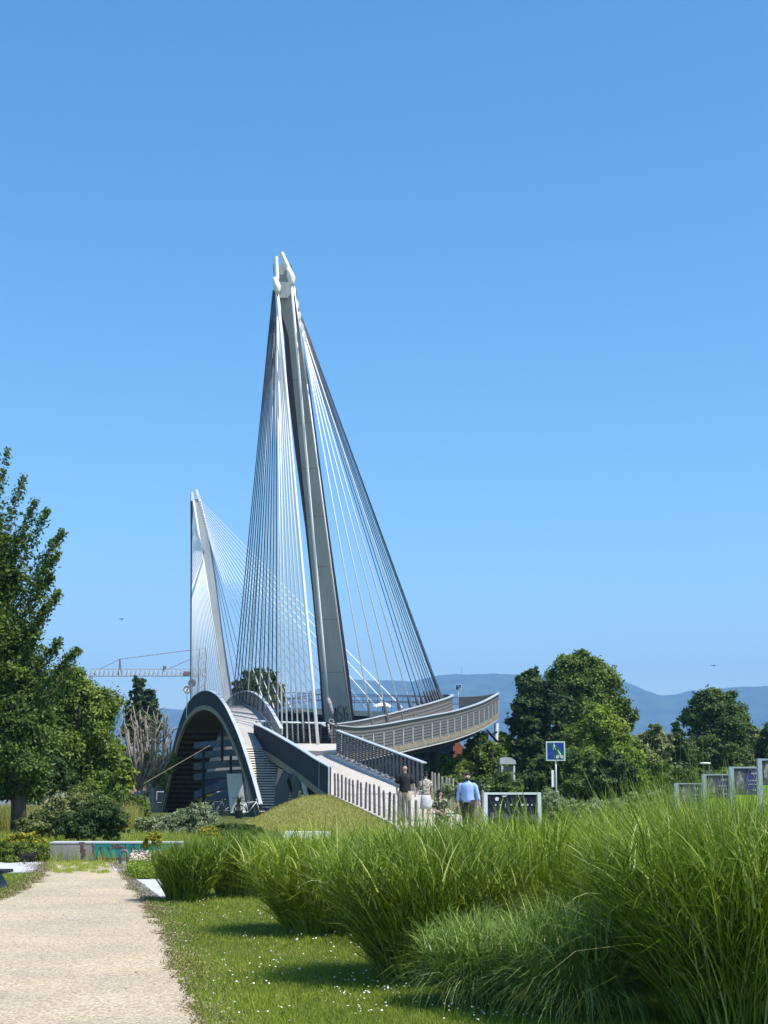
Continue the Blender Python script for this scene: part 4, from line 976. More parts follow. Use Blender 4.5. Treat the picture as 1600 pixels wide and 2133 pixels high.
# poster boards at the right
M['purple'] = mat('poster_purple', (.06,.04,.20), .45, (.045,.035,.15), 3); M['lime'] = mat('poster_lime', (.33,.50,.05), .5, (.25,.42,.04), 3)
M['photo'] = mat('poster_photo', (.32,.33,.30), .5, (.10,.09,.10), 9); M['boardframe'] = mat('board_pale_frame', (.36,.42,.46), .5)
def poster(i, x0, x1, ytop, Y, label, seed):
    a = P(x0,ytop,Y); b = P(x1,ytop,Y); wdt = b[0]-a[0]; H_ = a[2]
    rt = thing('poster_board', label, 'poster board', (a[0], Y, 0), 'row of poster boards at the right')
    post = .085*wdt/.6; 
    mb = MB(); mb.box((0,0,0),(post,.10,H_)); mb.build('frame_post', M['boardframe'], rt)
    mb = MB(); mb.box((wdt-.03,0,0),(wdt,.10,H_-.002)); mb.build('frame_post', M['boardframe'], rt)
    mb = MB(); mb.box((post,0,H_-.03),(wdt-.03,.09,H_-.003)); mb.build('frame_top', M['boardframe'], rt)
    x_0, x_1 = post+.002, wdt-.032; hm = H_-.03-.9*wdt*.9
    mb = MB(); mb.box((x_0,.03,hm),(x_1,.06,H_-.032)); pp = mb.build('poster_panel', M['purple'], rt)
    mb = MB(); mb.box((x_0,.03,.35),(x_1,.06,hm-.002)); mb.build('lime_panel', M['lime'], rt)
    wd = x_1-x_0; hh = H_-.03-hm
    mb = MB(); cx_ = x_0+wd*.22; cz = hm+hh*.55
    mb.box((x_0+.004,.024,hm+.02),(x_0+wd*.42,.0295,H_-.05)); mb.build('photo_panel', mat('poster_dark_photo', (.05,.06,.06), .5, (.10,.11,.09), 14), pp)
    mb = MB(); mb.prism([(cx_-wd*.13,.022,cz-hh*.32),(cx_+wd*.14,.022,cz-hh*.32),(cx_+wd*.15,.022,cz),(cx_+wd*.08,.022,cz+hh*.16),(cx_+wd*.03,.022,cz+hh*.34),(cx_-wd*.04,.022,cz+hh*.36),(cx_-wd*.1,.022,cz+hh*.14),(cx_-wd*.15,.022,cz+hh*.02)], (0,-.003,0)); mb.build('printed_figure', M['photo'], pp)
    rr_ = random.Random(seed); mb = MB()
    for line, (v, s_) in enumerate(((.78,.085),(.52,.05),(.38,.04),(.16,.06))):
        u = .55 + (.12 if line in (0,3) else 0)
        while u < .92:
            l_ = rr_.uniform(.03,.07); z_ = hm+hh*v
            mb.box((x_0+wd*u,.024,z_),(x_0+wd*(u+l_*.35),.0285,z_+hh*s_))
            mb.box((x_0+wd*(u+l_*.36),.024,z_),(x_0+wd*(u+l_),.0285,z_+hh*s_*.3)); u += l_+.02
    mb.build('printed_text', M['signwhite'], pp)
    return rt
poster(1,1405,1464,1631,38,'poster board at the left end of the row, lowest of them, half hidden by grass',1)
poster(2,1463,1521,1612,33,'poster board standing just right of the lowest one, with green white figure',2)
poster(3,1519,1586,1597,28,'purple poster board with pale figure and white lettering above a lime panel',3)
poster(4,1578,1640,1580,24,'tallest poster board, cut off by the right edge of the photo',4)
# lamp like white cap among the trees at right
lp_ = thing('street_lamp', 'flat white lamp head among the dark trees above the poster boards', 'lamp', (P(1469,1590,60)[0],60,0)); zz = P(1469,1590,60)[2]
mb = MB(); mb.tube([(.15,0,0),(.15,0,zz-.02)], .04, 6); mb.build('post', M['concrete_dk'], lp_)
mb = MB(); mb.ball((0,0,zz),(.24,.12,.045),14,6); mb.build('lamp_head', M['white'], lp_, True)

# ================================================================== PEOPLE
SK = {'light': mat('light_skin', (.55,.33,.25), .5), 'tan': mat('tan_skin', (.45,.27,.19), .5)}
HAIR = mat('dark_brown_hair', (.018,.012,.010), .6); EYE = mat('eye_dark', (.02,.015,.012), .3); LIP = mat('lip', (.40,.16,.14), .5)
def person(label, loc, rz, height, skin, arms, legs, build=1.0, hair=None, top=None, bottom=None, shoes=None, sleeve=.5, beard=False, turn=0.0, group=None, extra=None):
    """faces -y. arms/legs: list of joints for each side (x>0 is the person's left)"""
    s = height/1.75; rt = thing('person', label, 'person', loc, group, rz)
    J = {'pel':((0,0,.96),(.125*build,.10*build)),'wst':((0,0,1.10),(.115*build,.095*build)),'chs':((0,0,1.30),(.125*build,.10*build)),'sh':((0,.005,1.395),(.085*build,.07)),
         'nk':((0,0,1.50),.055),'nk2':((0,-.005,1.555),.052),'hd1':((0,-.012,1.605),(.066,.078)),'hd2':((0,-.004,1.665),(.074,.092)),'hd3':((0,.002,1.715),(.066,.082)),'hd4':((0,.004,1.742),(.035,.045)),
         'jaw':((0,-.055,1.588),.030),'nose':((0,-.098,1.640),.011)}
    Bn = [('pel','wst'),('wst','chs'),('chs','sh'),('sh','nk'),('nk','nk2'),('nk2','hd1'),('hd1','hd2'),('hd2','hd3'),('hd3','hd4'),('hd1','jaw'),('hd2','nose')]
    for sx, nm in ((1,'L'),(-1,'R')):
        J['ear'+nm] = ((sx*.083,.008,1.65),.012); Bn.append(('hd2','ear'+nm))
        S_, E_, W_ = arms[0 if sx > 0 else 1]; S_, E_, W_ = np.array(S_), np.array(E_), np.array(W_)
        J['s'+nm] = (S_-np.array([0,0,.015]),.050*build); J['e'+nm] = (E_,.041); J['w'+nm] = (W_,.027); Bn += [('sh','s'+nm),('s'+nm,'e'+nm),('e'+nm,'w'+nm)]
        d = unit(W_-E_); side_ = unit(np.cross(d, np.array([sx*1.0,0,0]))) if abs(d[0]) < .95 else np.array([0,-1.0,0])
        H1 = W_+d*.05; J['h'+nm] = (H1,(.034,.018)); Bn.append(('w'+nm,'h'+nm))
        for fi, (o_, ln) in enumerate(((-.027,.075),(-.009,.085),(.009,.08),(.027,.062))):
            k0 = 'f%s%d'%(nm,fi); a0 = H1+d*.035+side_*o_; a1 = a0+d*ln*.5+np.array([-sx*.006,0,0]); a2 = a1+d*ln*.45+np.array([-sx*.02,0,0])
            J[k0+'a'] = (a0,.0095); J[k0+'b'] = (a1,.0088); J[k0+'c'] = (a2,.0075); Bn += [('h'+nm,k0+'a'),(k0+'a',k0+'b'),(k0+'b',k0+'c')]
        t0 = W_+d*.03+side_*-.034; t1 = t0+d*.035+side_*-.016; J['t%sa'%nm] = (t0,.011); J['t%sb'%nm] = (t1,.0095); Bn += [('w'+nm,'t%sa'%nm),('t%sa'%nm,'t%sb'%nm)]
        Hp, Kn, An = [np.array(q) for q in legs[0 if sx > 0 else 1]]
        J['p'+nm] = (Hp,.085*build); J['k'+nm] = (Kn,.055); J['a'+nm] = (An,.038); J['t'+nm] = (An+np.array([0,-.14,-.045]),.03); Bn += [('pel','p'+nm),('p'+nm,'k'+nm),('k'+nm,'a'+nm),('a'+nm,'t'+nm)]
    J = {k: (np.array(v[0])*s, tuple(np.array(v[1])*s) if hasattr(v[1],'__len__') else v[1]*s) for k, v in J.items()}
    def hd(v): 
        return v
    body = skin_mesh('body', J, Bn, SK[skin], rt, 2)
    j = lambda k: J[k][0]
    # eyes, mouth
    for sx in (1,-1):
        mb = MB(); mb.ball((sx*.031*s,-.080*s,1.655*s),(.012*s,.010*s,.007*s),8,5); mb.build('eye', EYE, body, True)
    mb = MB(); mb.ball((0,-.088*s,1.598*s),(.022*s,.008*s,.006*s),8,5); mb.build('mouth', LIP, body, True)
    B = build
    # top: torso shell plus sleeves, one garment mesh
    if top:
        mb = MB(); prof_ = [(.90,.172,.125),(.98,.170,.122),(1.10,.158,.118),(1.22,.168,.125),(1.32,.182,.13),(1.40,.186,.120),(1.440,.172,.105),(1.470,.125,.090),(1.495,.080,.078),(1.515,.062,.066)]
        if top.get('long'): prof_ = [(top['long'],.20,.15)]+prof_
        mb.tube([(0,0,z*s) for z,_,_ in prof_], [((a*B)*s,(b*B)*s) for _,a,b in prof_], 20)
        for nm, ar in (('L',arms[0]),('R',arms[1])):
            a, b, c = j('s'+nm), j('e'+nm), j('w'+nm); inn = a*.45+np.array([0,0,1.415*s])*.55
            if top['sleeve'] > 1: mb.tube([inn, a*.92+np.array([0,0,1.40*s])*.08, a*.85+b*.15, (a+b)/2, b, (b+c)/2, b+(c-b)*.88], [.055*s*B,.070*s*B,.075*s*B,.066*s*B,.056*s,.05*s,.042*s], 12)
            else:
                e = a+(b-a)*top['sleeve']; mb.tube([inn, a*.92+np.array([0,0,1.40*s])*.08, a*.8+e*.2, (a+e)/2, e], [.055*s*B,.068*s*B,.074*s*B,.070*s*B,.072*s*B], 12)
        g = mb.build('shirt', top['m'], rt, True)
        if top.get('collar'):
            mb = MB(); mb.torus((0,-.005*s,1.505*s), .062*s, .014*s, (0,.25,1), 18, 6); mb.build('collar', top['m'], g, True)
        if top.get('buttons'):
            mb = MB(); mb.box((-.012*s,-.131*s*B,.98*s),(.012*s,-.118*s*B,1.36*s)); mb.build('button_strip', top['m'], g)
    if bottom:
        mb = MB(); k = bottom.get('w', 1.0)
        mb.tube([(0,0,.80*s),(0,0,.90*s),(0,0,1.0*s)], [(.10*s*B,.10*s*B),(.168*s*B,.125*s*B),(.160*s*B,.115*s*B)], 20)
        for nm in 'LR':
            a, b, c = j('p'+nm), j('k'+nm), j('a'+nm)
            if bottom.get('skirt'): continue
            mb.tube([a+np.array([0,0,.05]), a*.5+b*.5, b, b*.5+c*.5, c+np.array([0,0,.0])], [.105*s*B,.09*s*B*k,.072*s*k,.066*s*k,.066*s*k], 12)
        if bottom.get('skirt'):
            mb.tube([(0,0,.92*s),(0,0,.75*s),(0,0,.55*s),(0,0,bottom['skirt']*s)], [(.17*s,.13*s),(.195*s,.165*s),(.21*s,.19*s),(.235*s,.21*s)], 22)
        mb.build('skirt' if bottom.get('skirt') else 'trousers', bottom['m'], rt, True)
    for nm in 'LR':
        a = j('a'+nm); mb = MB(); mb.tube([a+np.array([0,.06,-.045])*s, a+np.array([0,.02,-.03])*s, a+np.array([0,-.08,-.045])*s, a+np.array([0,-.17,-.055])*s, a+np.array([0,-.20,-.058])*s], [.03*s,.046*s,.044*s,.036*s,.015*s], 10)
        mb.build('shoe', shoes or M['black'], rt, True)
    if hair:
        mb = MB(); 
        if hair == 'short': mb.ball((0,.014*s,1.722*s),(.088*s,.100*s,.062*s),16,10); mb.ball((0,.05*s,1.655*s),(.072*s,.06*s,.07*s),14,8)
        if hair == 'long':
            mb.ball((0,.014*s,1.694*s),(.090*s,.104*s,.078*s),16,10)
            mb.tube([(0,.04*s,1.70*s),(0,.055*s,1.60*s),(.0,.06*s,1.48*s),(0,.075*s,1.38*s)], [(.088*s,.07*s),(.098*s,.06*s),(.10*s,.048*s),(.07*s,.03*s)], 14)
            for sx in (1,-1): mb.tube([(sx*.072*s,-.02*s,1.70*s),(sx*.086*s,-.012*s,1.61*s),(sx*.085*s,-.015*s,1.50*s),(sx*.075*s,-.05*s,1.42*s)], [.022*s,.028*s,.028*s,.012*s], 8)
        if hair == 'bun': mb.ball((0,.012*s,1.694*s),(.090*s,.103*s,.080*s),16,10); mb.ball((0,.07*s,1.64*s),(.07*s,.05*s,.06*s),12,8); mb.ball((0,.09*s,1.745*s),(.045*s,.045*s,.04*s),12,8)
        mb.build('hair', HAIR, rt, True)
    if beard:
        mb = MB(); mb.ball((0,-.060*s,1.580*s),(.066*s,.054*s,.046*s),14,8); mb.ball((0,-.088*s,1.612*s),(.028*s,.012*s,.008*s),8,5); mb.build('beard', HAIR, rt, True)
    if extra: extra(rt, s, j)
    return rt
def cloth(name, c1, c2, sc, c3=None):
    m = mat(name, c1, .85, c2, sc, bump=.3, bscale=25, detail=2); r = [n for n in m.node_tree.nodes if n.type == 'VALTORGB'][0]
    if c3 is not None:
        r.color_ramp.interpolation = 'CONSTANT'; e = r.color_ramp.elements.new(.52); e.color = (*c3,1); r.color_ramp.elements[0].position = 0; r.color_ramp.elements[1].position = .46; r.color_ramp.elements[2].position = .56
        cs = (c1, c2, c3)
        for i, c in enumerate(cs): r.color_ramp.elements[i].color = (*c,1)
    return m
denim = cloth('beige_trouser_cloth', (.36,.31,.24), (.30,.26,.20), 6)
tshirt = cloth('black_tshirt_cloth', (.012,.013,.016), (.02,.02,.024), 5)
blue = cloth('light_blue_shirt_cloth', (.27,.40,.72), (.33,.46,.76), 6)
blacktr = cloth('black_trouser_cloth', (.012,.013,.014), (.02,.02,.022), 6)
checks = cloth('patterned_top_cloth', (.60,.54,.42), (.03,.035,.035), 16, (.45,.40,.34))
floral = cloth('dark_floral_cloth', (.018,.02,.016), (.05,.07,.03), 14, (.40,.36,.25))
lightsk = cloth('pale_grey_skirt_cloth', (.50,.49,.52), (.42,.41,.45), 9)
LEG0 = [((.10,0,.90),(.105,-.01,.50),(.105,.02,.085)), ((-.10,0,.90),(-.105,-.01,.50),(-.105,.02,.085))]
WALK = [((.10,0,.90),(.11,-.10,.52),(.11,-.06,.09)), ((-.10,0,.90),(-.10,-.01,.50),(-.10,.20,.11))]
def pos(px, Y, z=None):
    x = P(px,1640,Y)[0]; return (x, Y, float(mound(np.array([x]),np.array([Y]))[0])+.035 if z is None else z)
# facing away => rz = pi ; x>0 joints are then on the picture's left
def strap(rt, s, j):
    mb = MB(); mb.tube([(-.12*s,.10*s,1.46*s),(-.02*s,.140*s,1.25*s),(.14*s,.13*s,1.0*s)], [(.02*s,.006)]*3, 6); mb.tube([(-.12*s,.10*s,1.46*s),(-.08*s,0,1.50*s),(0,-.14*s,1.25*s),(.14*s,-.12*s,1.0*s)], .012*s, 6); mb.build('bag_strap', M['black'], rt, True)
Yb = 51.5
person('bald man in black t-shirt and beige trousers seen from behind on the ramp path', pos(843.5,Yb), math.pi, 1.86, 'tan',
       [((.20,0,1.41),(.275,.0,1.14),(.25,-.02,.90)), ((-.20,0,1.41),(-.285,.01,1.14),(-.33,-.01,.91))], WALK, 1.12, None, {'m':tshirt,'sleeve':.8}, {'m':denim,'w':1.1}, extra=strap)
person('dark haired woman in patterned top and pale skirt walking away, holding hands with bald man', pos(887,Yb+.2), math.pi, 1.64, 'tan',
       [((.165,0,1.40),(.25,.02,1.16),(.36,.0,.97)), ((-.165,0,1.40),(-.21,.0,1.14),(-.19,-.10,.93))], WALK, .95, 'bun', {'m':checks,'sleeve':.75}, {'m':lightsk,'skirt':.42}, shoes=M['white'])
person('man with dark beard in light blue shirt and black trousers walking towards the camera', pos(974,46.8), R(-8), 1.80, 'light',
       [((.20,0,1.41),(.30,.01,1.15),(.36,-.03,.90)), ((-.20,0,1.41),(-.285,.01,1.14),(-.29,-.04,.89))], WALK, 1.22, 'short', {'m':blue,'sleeve':1.5,'collar':1,'buttons':1}, {'m':blacktr,'w':1.12}, beard=True)
def handbag(rt, s, j):
    mb = MB(); mb.hexa([(.10*s,-.22*s,.72*s),(.30*s,-.22*s,.72*s),(.30*s,-.12*s,.72*s),(.10*s,-.12*s,.72*s)], [(.12*s,-.20*s,.92*s),(.28*s,-.20*s,.92*s),(.28*s,-.14*s,.92*s),(.12*s,-.14*s,.92*s)]); mb.build('bag', M['black'], rt)
person('woman with long dark hair in dark floral dress looking to her left', pos(917,45.6,-.12), R(14), 1.60, 'light',
       [((.165,0,1.40),(.25,-.02,1.16),(.14,-.20,1.06)), ((-.165,0,1.40),(-.25,-.02,1.15),(-.10,-.19,1.03))], LEG0, 1.05, 'long', {'m':floral,'sleeve':.9}, {'m':floral,'skirt':.5}, extra=handbag)

# ================================================================== TREES AND SHRUBS
TG = 'trees on the left side of the path'; TR = 'trees beyond the ramp on the right'
shoots = [(-60,1300,16,932,520),(-50,1300,50,992,700),(-40,1320,76,1040,800),(-30,1330,99,1062,800),(-30,1350,131,1106,1100),(-30,1380,122,1150,900),(-20,1400,110,1198,900),(-20,1420,124,1234,1000),(-10,1450,98,1262,700),(0,1480,78,1318,600),(0,1500,126,1332,800),(10,1520,163,1352,900),(20,1560,150,1390,700)]
tree('tree', 'tall dark green tree with upswept branches cut off by the left edge', 'tree', 44, 48,
     [(-60,1120,75,160),(-50,1010,45,80),(-40,1230,85,110),(10,1180,45,60),(-30,1370,90,100),(25,1440,75,70),(10,1520,100,90),(60,1500,55,70),(0,1600,105,70),(55,1590,50,45)], 80000, .095, L['oak'], TG, .21, limbs=14, clump=.20, per=50, shoots=shoots)
tree('tree', 'full mid green tree right of the tall dark one, over the shrubs', 'tree', 150, 64,
     [(175,1470,60,65),(195,1540,50,70),(150,1450,55,50),(130,1540,70,80),(180,1600,55,45),(215,1590,32,50),(120,1610,60,45)], 52000, .115, L['mid'], TG, .26, clump=.2)
tree('tree', 'small dark shaded tree under the tall left tree', 'tree', 104, 54, [(95,1615,45,45),(60,1640,45,30),(125,1630,30,35)], 9000, .12, L['conifer'], TG, .10, limbs=6)
tree('tree', 'pale green tree between the full tree and the pollarded one', 'tree', 232, 88, [(236,1590,28,45),(245,1630,26,30),(218,1620,22,40),(262,1615,18,30)], 9000, .17, L['bright'], TG, .15)
tree('poplar_tree', 'narrow dark poplar rising behind the pollarded tree', 'tree', 297, 150, [(290,1450,17,42),(310,1470,15,45),(300,1520,32,70),(275,1500,14,45),(322,1530,14,45)], 16000, .26, L['conifer'], TG, .4, z0=-3.5, clump=.14, depth=.9)
tree('tree', 'rounded dark tree seen through the cables behind the arched deck', 'tree', 538, 205, [(535,1420,34,38),(515,1450,34,36),(565,1452,30,34),(540,1465,52,32),(500,1440,16,28)], 15000, .34, L['dark'], 'trees across the river', .4, z0=0)
# pollarded tree with bare limbs
pr = thing('pollarded_tree', 'pollarded tree with many bare upright pale limbs left of the arch', 'tree', (P(312,1640,104)[0],104,-1.3), TG); po = np.array(pr.location)
mb = MB(); f1 = P(290,1648,104)-po; f2 = P(318,1640,104)-po; f0 = np.array([0,0,-.1])
mb.tube([P(292,1712,104)-po, P(292,1680,104)-po, f1], [.55,.42,.38], 9); mb.tube([P(330,1712,104)-po, P(324,1685,104)-po, P(316,1655,104)-po, f2], [.3,.25,.22,.2], 9); mb.tube([f1, P(305,1650,104)-po, f2],[.25,.2,.2],7)
tips = [(248,1510),(254,1490),(262,1540),(258,1475),(268,1520),(272,1490),(280,1515),(277,1470),(286,1500),(292,1478),(298,1520),(303,1490),(310,1470),(314,1510),(320,1482),(326,1500),(331,1474),(336,1520),(341,1490),(347,1476),(352,1500),(350,1530),(343,1545),(356,1485),(265,1560),(290,1540),(305,1545),(325,1548),(360,1512),(338,1500)]
for i,(tx,ty) in enumerate(tips):
    st_ = f1 if tx < 300 else (f2 if random.random() < .8 else f1); dy = random.uniform(-2.2,2.2); e = P(tx,ty,104+dy)-po
    mid = st_+(e-st_)*.45+np.array([random.uniform(-.35,.35)+(e-st_)[0]*.22,dy*.2,0]); up_ = st_+(e-st_)*.8+np.array([random.uniform(-.2,.2),0,0])
    mb.tube([st_, mid, up_, e], [.12,.085,.055,.022], 6)
    for _ in range(4):
        t = random.uniform(.35,.95); a = mid+(e-mid)*t; mb.tube([a, a+np.array([random.uniform(-.6,.6),random.uniform(-.4,.4),random.uniform(.2,.7)])],[.04,.012],4)
mb.build('trunk', M['bark_lt'], pr, True)
bl = [(P(tx+random.uniform(-6,6),random.uniform(1560,1640),104)-po,(.35,.35,.5)) for tx,_ in tips[::2]]
C,N,T = crown_points(bl, 2600, .3, 20); V,Q = leaf_quads(C,N,.10); np_mesh('crown', V, Q, L['bright'], T, pr)
# right groups
tree('tree', 'tall dark drooping tree at the left of the right-hand group, beside the loop', 'tree', 1125, 112, [(1112,1425,28,32),(1110,1480,42,60),(1085,1490,16,45),(1145,1500,42,75),(1105,1560,48,60),(1150,1580,50,60),(1074,1530,12,45),(1120,1620,55,50),(1165,1640,50,35)], 42000, .21, L['conifer'], TR, .4, z0=-1.3, clump=.15)
tree('tree', 'tallest pale-topped green tree of the right-hand group', 'tree', 1205, 124, [(1212,1385,36,28),(1175,1395,32,26),(1245,1410,34,30),(1210,1430,60,45),(1255,1455,38,50),(1290,1500,28,50),(1160,1425,25,30),(1200,1490,60,50)], 36000, .20, L['mid'], TR, .5, z0=-1.3, clump=.24, per=30)
tree('tree', 'bright yellow green tree in the middle of the right-hand group', 'tree', 1255, 104, [(1240,1515,40,38),(1275,1520,38,42),(1225,1560,45,45),(1290,1575,42,50),(1255,1610,55,45),(1305,1640,40,35)], 30000, .17, L['bright'], TR, .35, z0=-1, clump=.2)
tree('tree', 'low dark tree behind the square path sign', 'tree', 1180, 90, [(1180,1600,55,35),(1140,1630,50,35),(1215,1620,45,42),(1185,1655,60,32),(1100,1645,45,35)], 24000, .15, L['dark'], TR, .3, clump=.2)
tree('tree', 'small rounded dark tree right of the square path sign', 'tree', 1287, 88, [(1285,1605,30,30),(1270,1640,32,35),(1305,1640,26,35)], 13000, .15, L['conifer'], TR, .25, clump=.18)
tree('tree', 'pale olive green tree in the gap between the two tall groups', 'tree', 1355, 116, [(1365,1530,20,22),(1340,1555,32,32),(1380,1560,24,32),(1345,1600,45,40),(1320,1580,24,36),(1350,1645,50,32)], 24000, .19, L['pale'], TR, .3, z0=-1.3, clump=.2)
tree('conifer_tree', 'dark slender conifer at the left of the far right trees', 'tree', 1412, 122, [(1410,1525,14,24),(1408,1560,24,38),(1412,1605,34,42),(1400,1640,40,30)], 15000, .19, L['conifer'], TR, .3, z0=-1.3, clump=.16)
tree('tree', 'large airy tree of the far right group above the poster boards', 'tree', 1492, 128, [(1480,1470,40,30),(1505,1475,36,34),(1455,1500,32,34),(1530,1510,28,40),(1490,1520,58,40),(1480,1570,72,42),(1535,1570,32,45),(1450,1620,50,35),(1510,1630,60,35)], 40000, .20, L['dark'], TR, .5, z0=-1.3, clump=.24, per=32)
tree('tree', 'pale green tree right of the large airy one', 'tree', 1565, 138, [(1560,1530,30,26),(1580,1550,26,28),(1555,1570,35,35),(1570,1620,45,40)], 16000, .22, L['pale'], TR, .3, z0=-1.3)
tree('tree', 'dark tree at the right edge of the photo', 'tree', 1606, 118, [(1606,1560,26,45),(1595,1610,34,40),(1625,1590,30,60)], 14000, .2, L['conifer'], TR, .3, z0=-1.3)
tree('tree', 'broad low green tree filling the gap right of the bright yellow green tree', 'tree', 1330, 108, [(1315,1620,30,50),(1340,1650,50,35),(1372,1635,36,40),(1325,1575,20,30)], 15000, .17, L['mid'], TR, .25, z0=-1.2)
tree('tree', 'low shaded tree directly above the lowest poster board', 'tree', 1425, 105, [(1400,1650,45,30),(1440,1640,45,34),(1475,1650,40,28)], 12000, .17, L['dark'], TR, .25, z0=-1.2)
tree('tree', 'low bright tree above the purple poster board', 'tree', 1535, 110, [(1515,1640,45,34),(1555,1640,40,36),(1595,1650,36,30)], 12000, .18, L['mid'], TR, .25, z0=-1.2)
TM = 'trees under the curved ramp'
tree('tree', 'dark tree standing under the left half of the curved ramp', 'tree', 872, 118, [(868,1600,42,30),(835,1615,35,28),(900,1585,28,28),(880,1640,50,28)], 15000, .2, L['dark'], TM, .3, z0=-1.3)
tree('tree', 'sunlit green tree left of the red roof under the ramp', 'tree', 925, 101, [(925,1600,36,30),(905,1622,34,28),(950,1618,34,30),(930,1650,45,25)], 17000, .17, L['mid'], TM, .25, z0=-1)
tree('tree', 'leafy tree between the loop column and the pale pavilion', 'tree', 1010, 103, [(1000,1560,26,28),(1025,1575,30,30),(990,1600,38,34),(1030,1615,36,36),(1005,1640,50,30),(975,1575,16,30)], 24000, .17, L['mid'], TM, .3, z0=-1.2)
tree('tree', 'small bright tree in front of the loop column', 'tree', 1052, 112, [(1052,1545,18,18),(1044,1570,22,22)], 6000, .18, L['bright'], TM, .2, z0=-1.3)
tree('tree', 'dark tree filling the gap behind the walkers', 'tree', 965, 92, [(960,1640,40,28),(1000,1650,36,26),(930,1655,30,22),(1045,1640,34,30)], 12000, .15, L['dark'], TM, .2)

def shrub(name, label, px, Y, blobs, n, leaf, lm, group=None, z0=0, **kw):
    return tree(name, label, 'shrub', px, Y, blobs, n, leaf, lm, group, kw.pop('trunk_r', .04), z0, limbs=kw.pop('limbs',6), **kw)
SG = 'shrubs behind the low wall'
shrub('shrub', 'dense dark green bush right behind the low wall', 200, 38, [(175,1712,40,34),(215,1705,40,38),(240,1722,26,28),(150,1725,30,26),(195,1732,60,20)], 17000, .045, L['conifer'], SG)
shrub('shrub', 'pale willow-like shrub left of the dark bush behind the wall', 120, 41, [(120,1700,34,34),(145,1680,30,30),(95,1722,34,24),(170,1672,30,26),(70,1735,30,18)], 15000, .05, L['pale'], SG)
shrub('shrub', 'tall loose olive shrub below the full green tree', 195, 46, [(190,1660,25,30),(215,1680,24,28),(175,1650,20,26),(230,1700,20,24)], 9000, .06, L['mid'], SG)
shrub('shrub', 'silvery leaved shrub before the foot of the arch', 395, 50, [(395,1712,34,30),(370,1730,34,24),(425,1722,30,28),(345,1738,26,16),(410,1695,22,20)], 15000, .055, L['silver'], SG)
shrub('sapling', 'small yellow leaved sapling in front of the teal wall', 318, 30.6, [(312,1752,13,14),(325,1746,14,12),(303,1762,10,9),(330,1760,9,9)], 1500, .035, L['yellow'], None, trunk_r=.012)
shrub('shrub', 'small yellow green shrub beside the silvery one', 430, 44, [(430,1738,20,16),(448,1745,18,12)], 3200, .045, L['yellow'], SG)
shrub('hedge', 'low leafy hedge left of the wall end behind the paving', 40, 32.4, [(20,1778,30,20),(55,1775,32,20),(82,1780,18,18),(-10,1775,30,22),(40,1788,60,14)], 17000, .035, L['mid'], SG, trunk_r=.02)
shrub('shrub', 'yellowing low shrub behind the leafy hedge', 60, 37, [(55,1752,26,16),(80,1762,22,16),(25,1755,26,14)], 6000, .04, L['yellow'], SG, trunk_r=.02)
shrub('shrub', 'green shrub line below the small house left of the pollarded tree', 265, 80, [(262,1672,26,22),(285,1680,22,20),(240,1690,22,16),(300,1690,18,16),(275,1700,30,12)], 7000, .12, L['mid'], SG, z0=-.3)
shrub('shrub', 'green shrubs glimpsed through the arch opening', 430, 108, [(425,1668,18,16),(450,1672,18,14),(410,1690,18,12)], 3000, .14, L['mid'], SG, z0=-1.3)
shrub('shrub', 'wide silvery shrub mass right of the gangway support', 345, 52, [(330,1722,34,22),(365,1712,34,26),(300,1735,26,16),(410,1725,36,22)], 12000, .055, L['silver'], SG)
shrub('hedge', 'low dark planting in front of the bicycles under the arch', 490, 50, [(450,1730,30,16),(485,1732,32,15),(520,1733,26,13),(470,1740,50,12)], 12000, .05, L['dark'], SG)
shrub('shrub', 'olive shrub in front of the pale meadow grass right of the tall left trunk', 75, 45, [(60,1722,26,18),(85,1705,26,22),(110,1718,24,22)], 7000, .055, L['pale'], SG)
WG = 'white flowering shrubs behind the tall grass'
shrub('flowering_shrub', 'white flecked shrub at the foot of the square path sign', 1155, 43, [(1150,1680,28,34),(1178,1690,26,26),(1140,1705,24,24)], 11000, .04, L['silver'], WG)
shrub('flowering_shrub', 'low white flecked shrub right of the sign post', 1235, 42, [(1215,1695,30,20),(1245,1690,28,22),(1270,1700,22,16)], 9000, .04, L['silver'], WG)
shrub('flowering_shrub', 'grey green flowering shrub nearer to the poster boards', 1350, 41, [(1310,1688,28,24),(1345,1678,34,28),(1385,1675,28,26),(1365,1695,44,20)], 15000, .04, L['silver'], WG)
shrub('shrub', 'white blossomed shrub behind the right row of stakes', 940, 55, [(925,1650,20,18),(955,1655,20,20),(985,1655,18,20),(1010,1650,12,14)], 6000, .05, L['silver'], WG)
# reeds and meadow strip at the left behind the hedge
n = 26000; x = rng.uniform(-17,-9.5,n); y = rng.uniform(50,60,n)
V, Fs = blades(np.stack([x,y,np.zeros(n)],1), rng.uniform(0,6.28,n), np.abs(rng.normal(.15,.12,n)), np.abs(rng.normal(.3,.2,n)), rng.uniform(.5,1.1,n), .02, 3)
stuff(np_mesh('meadow_grass', V, Fs, L['straw'], np.repeat(rng.uniform(.2,.8,n),3)), 'pale meadow grass behind the tree trunk at left', 'grass')
n = 16000; x = rng.uniform(-12,-5,n); y = rng.uniform(32,46,n)
V, Fs = blades(np.stack([x,y,np.zeros(n)],1), rng.uniform(0,6.28,n), np.abs(rng.normal(.2,.15,n)), np.abs(rng.normal(.4,.2,n)), rng.uniform(.15,.42,n), .014, 3)
stuff(np_mesh('meadow_grass', V, Fs, L['lawn'], np.repeat(rng.uniform(.2,.9,n),3)), 'rough grass behind the low wall', 'grass')
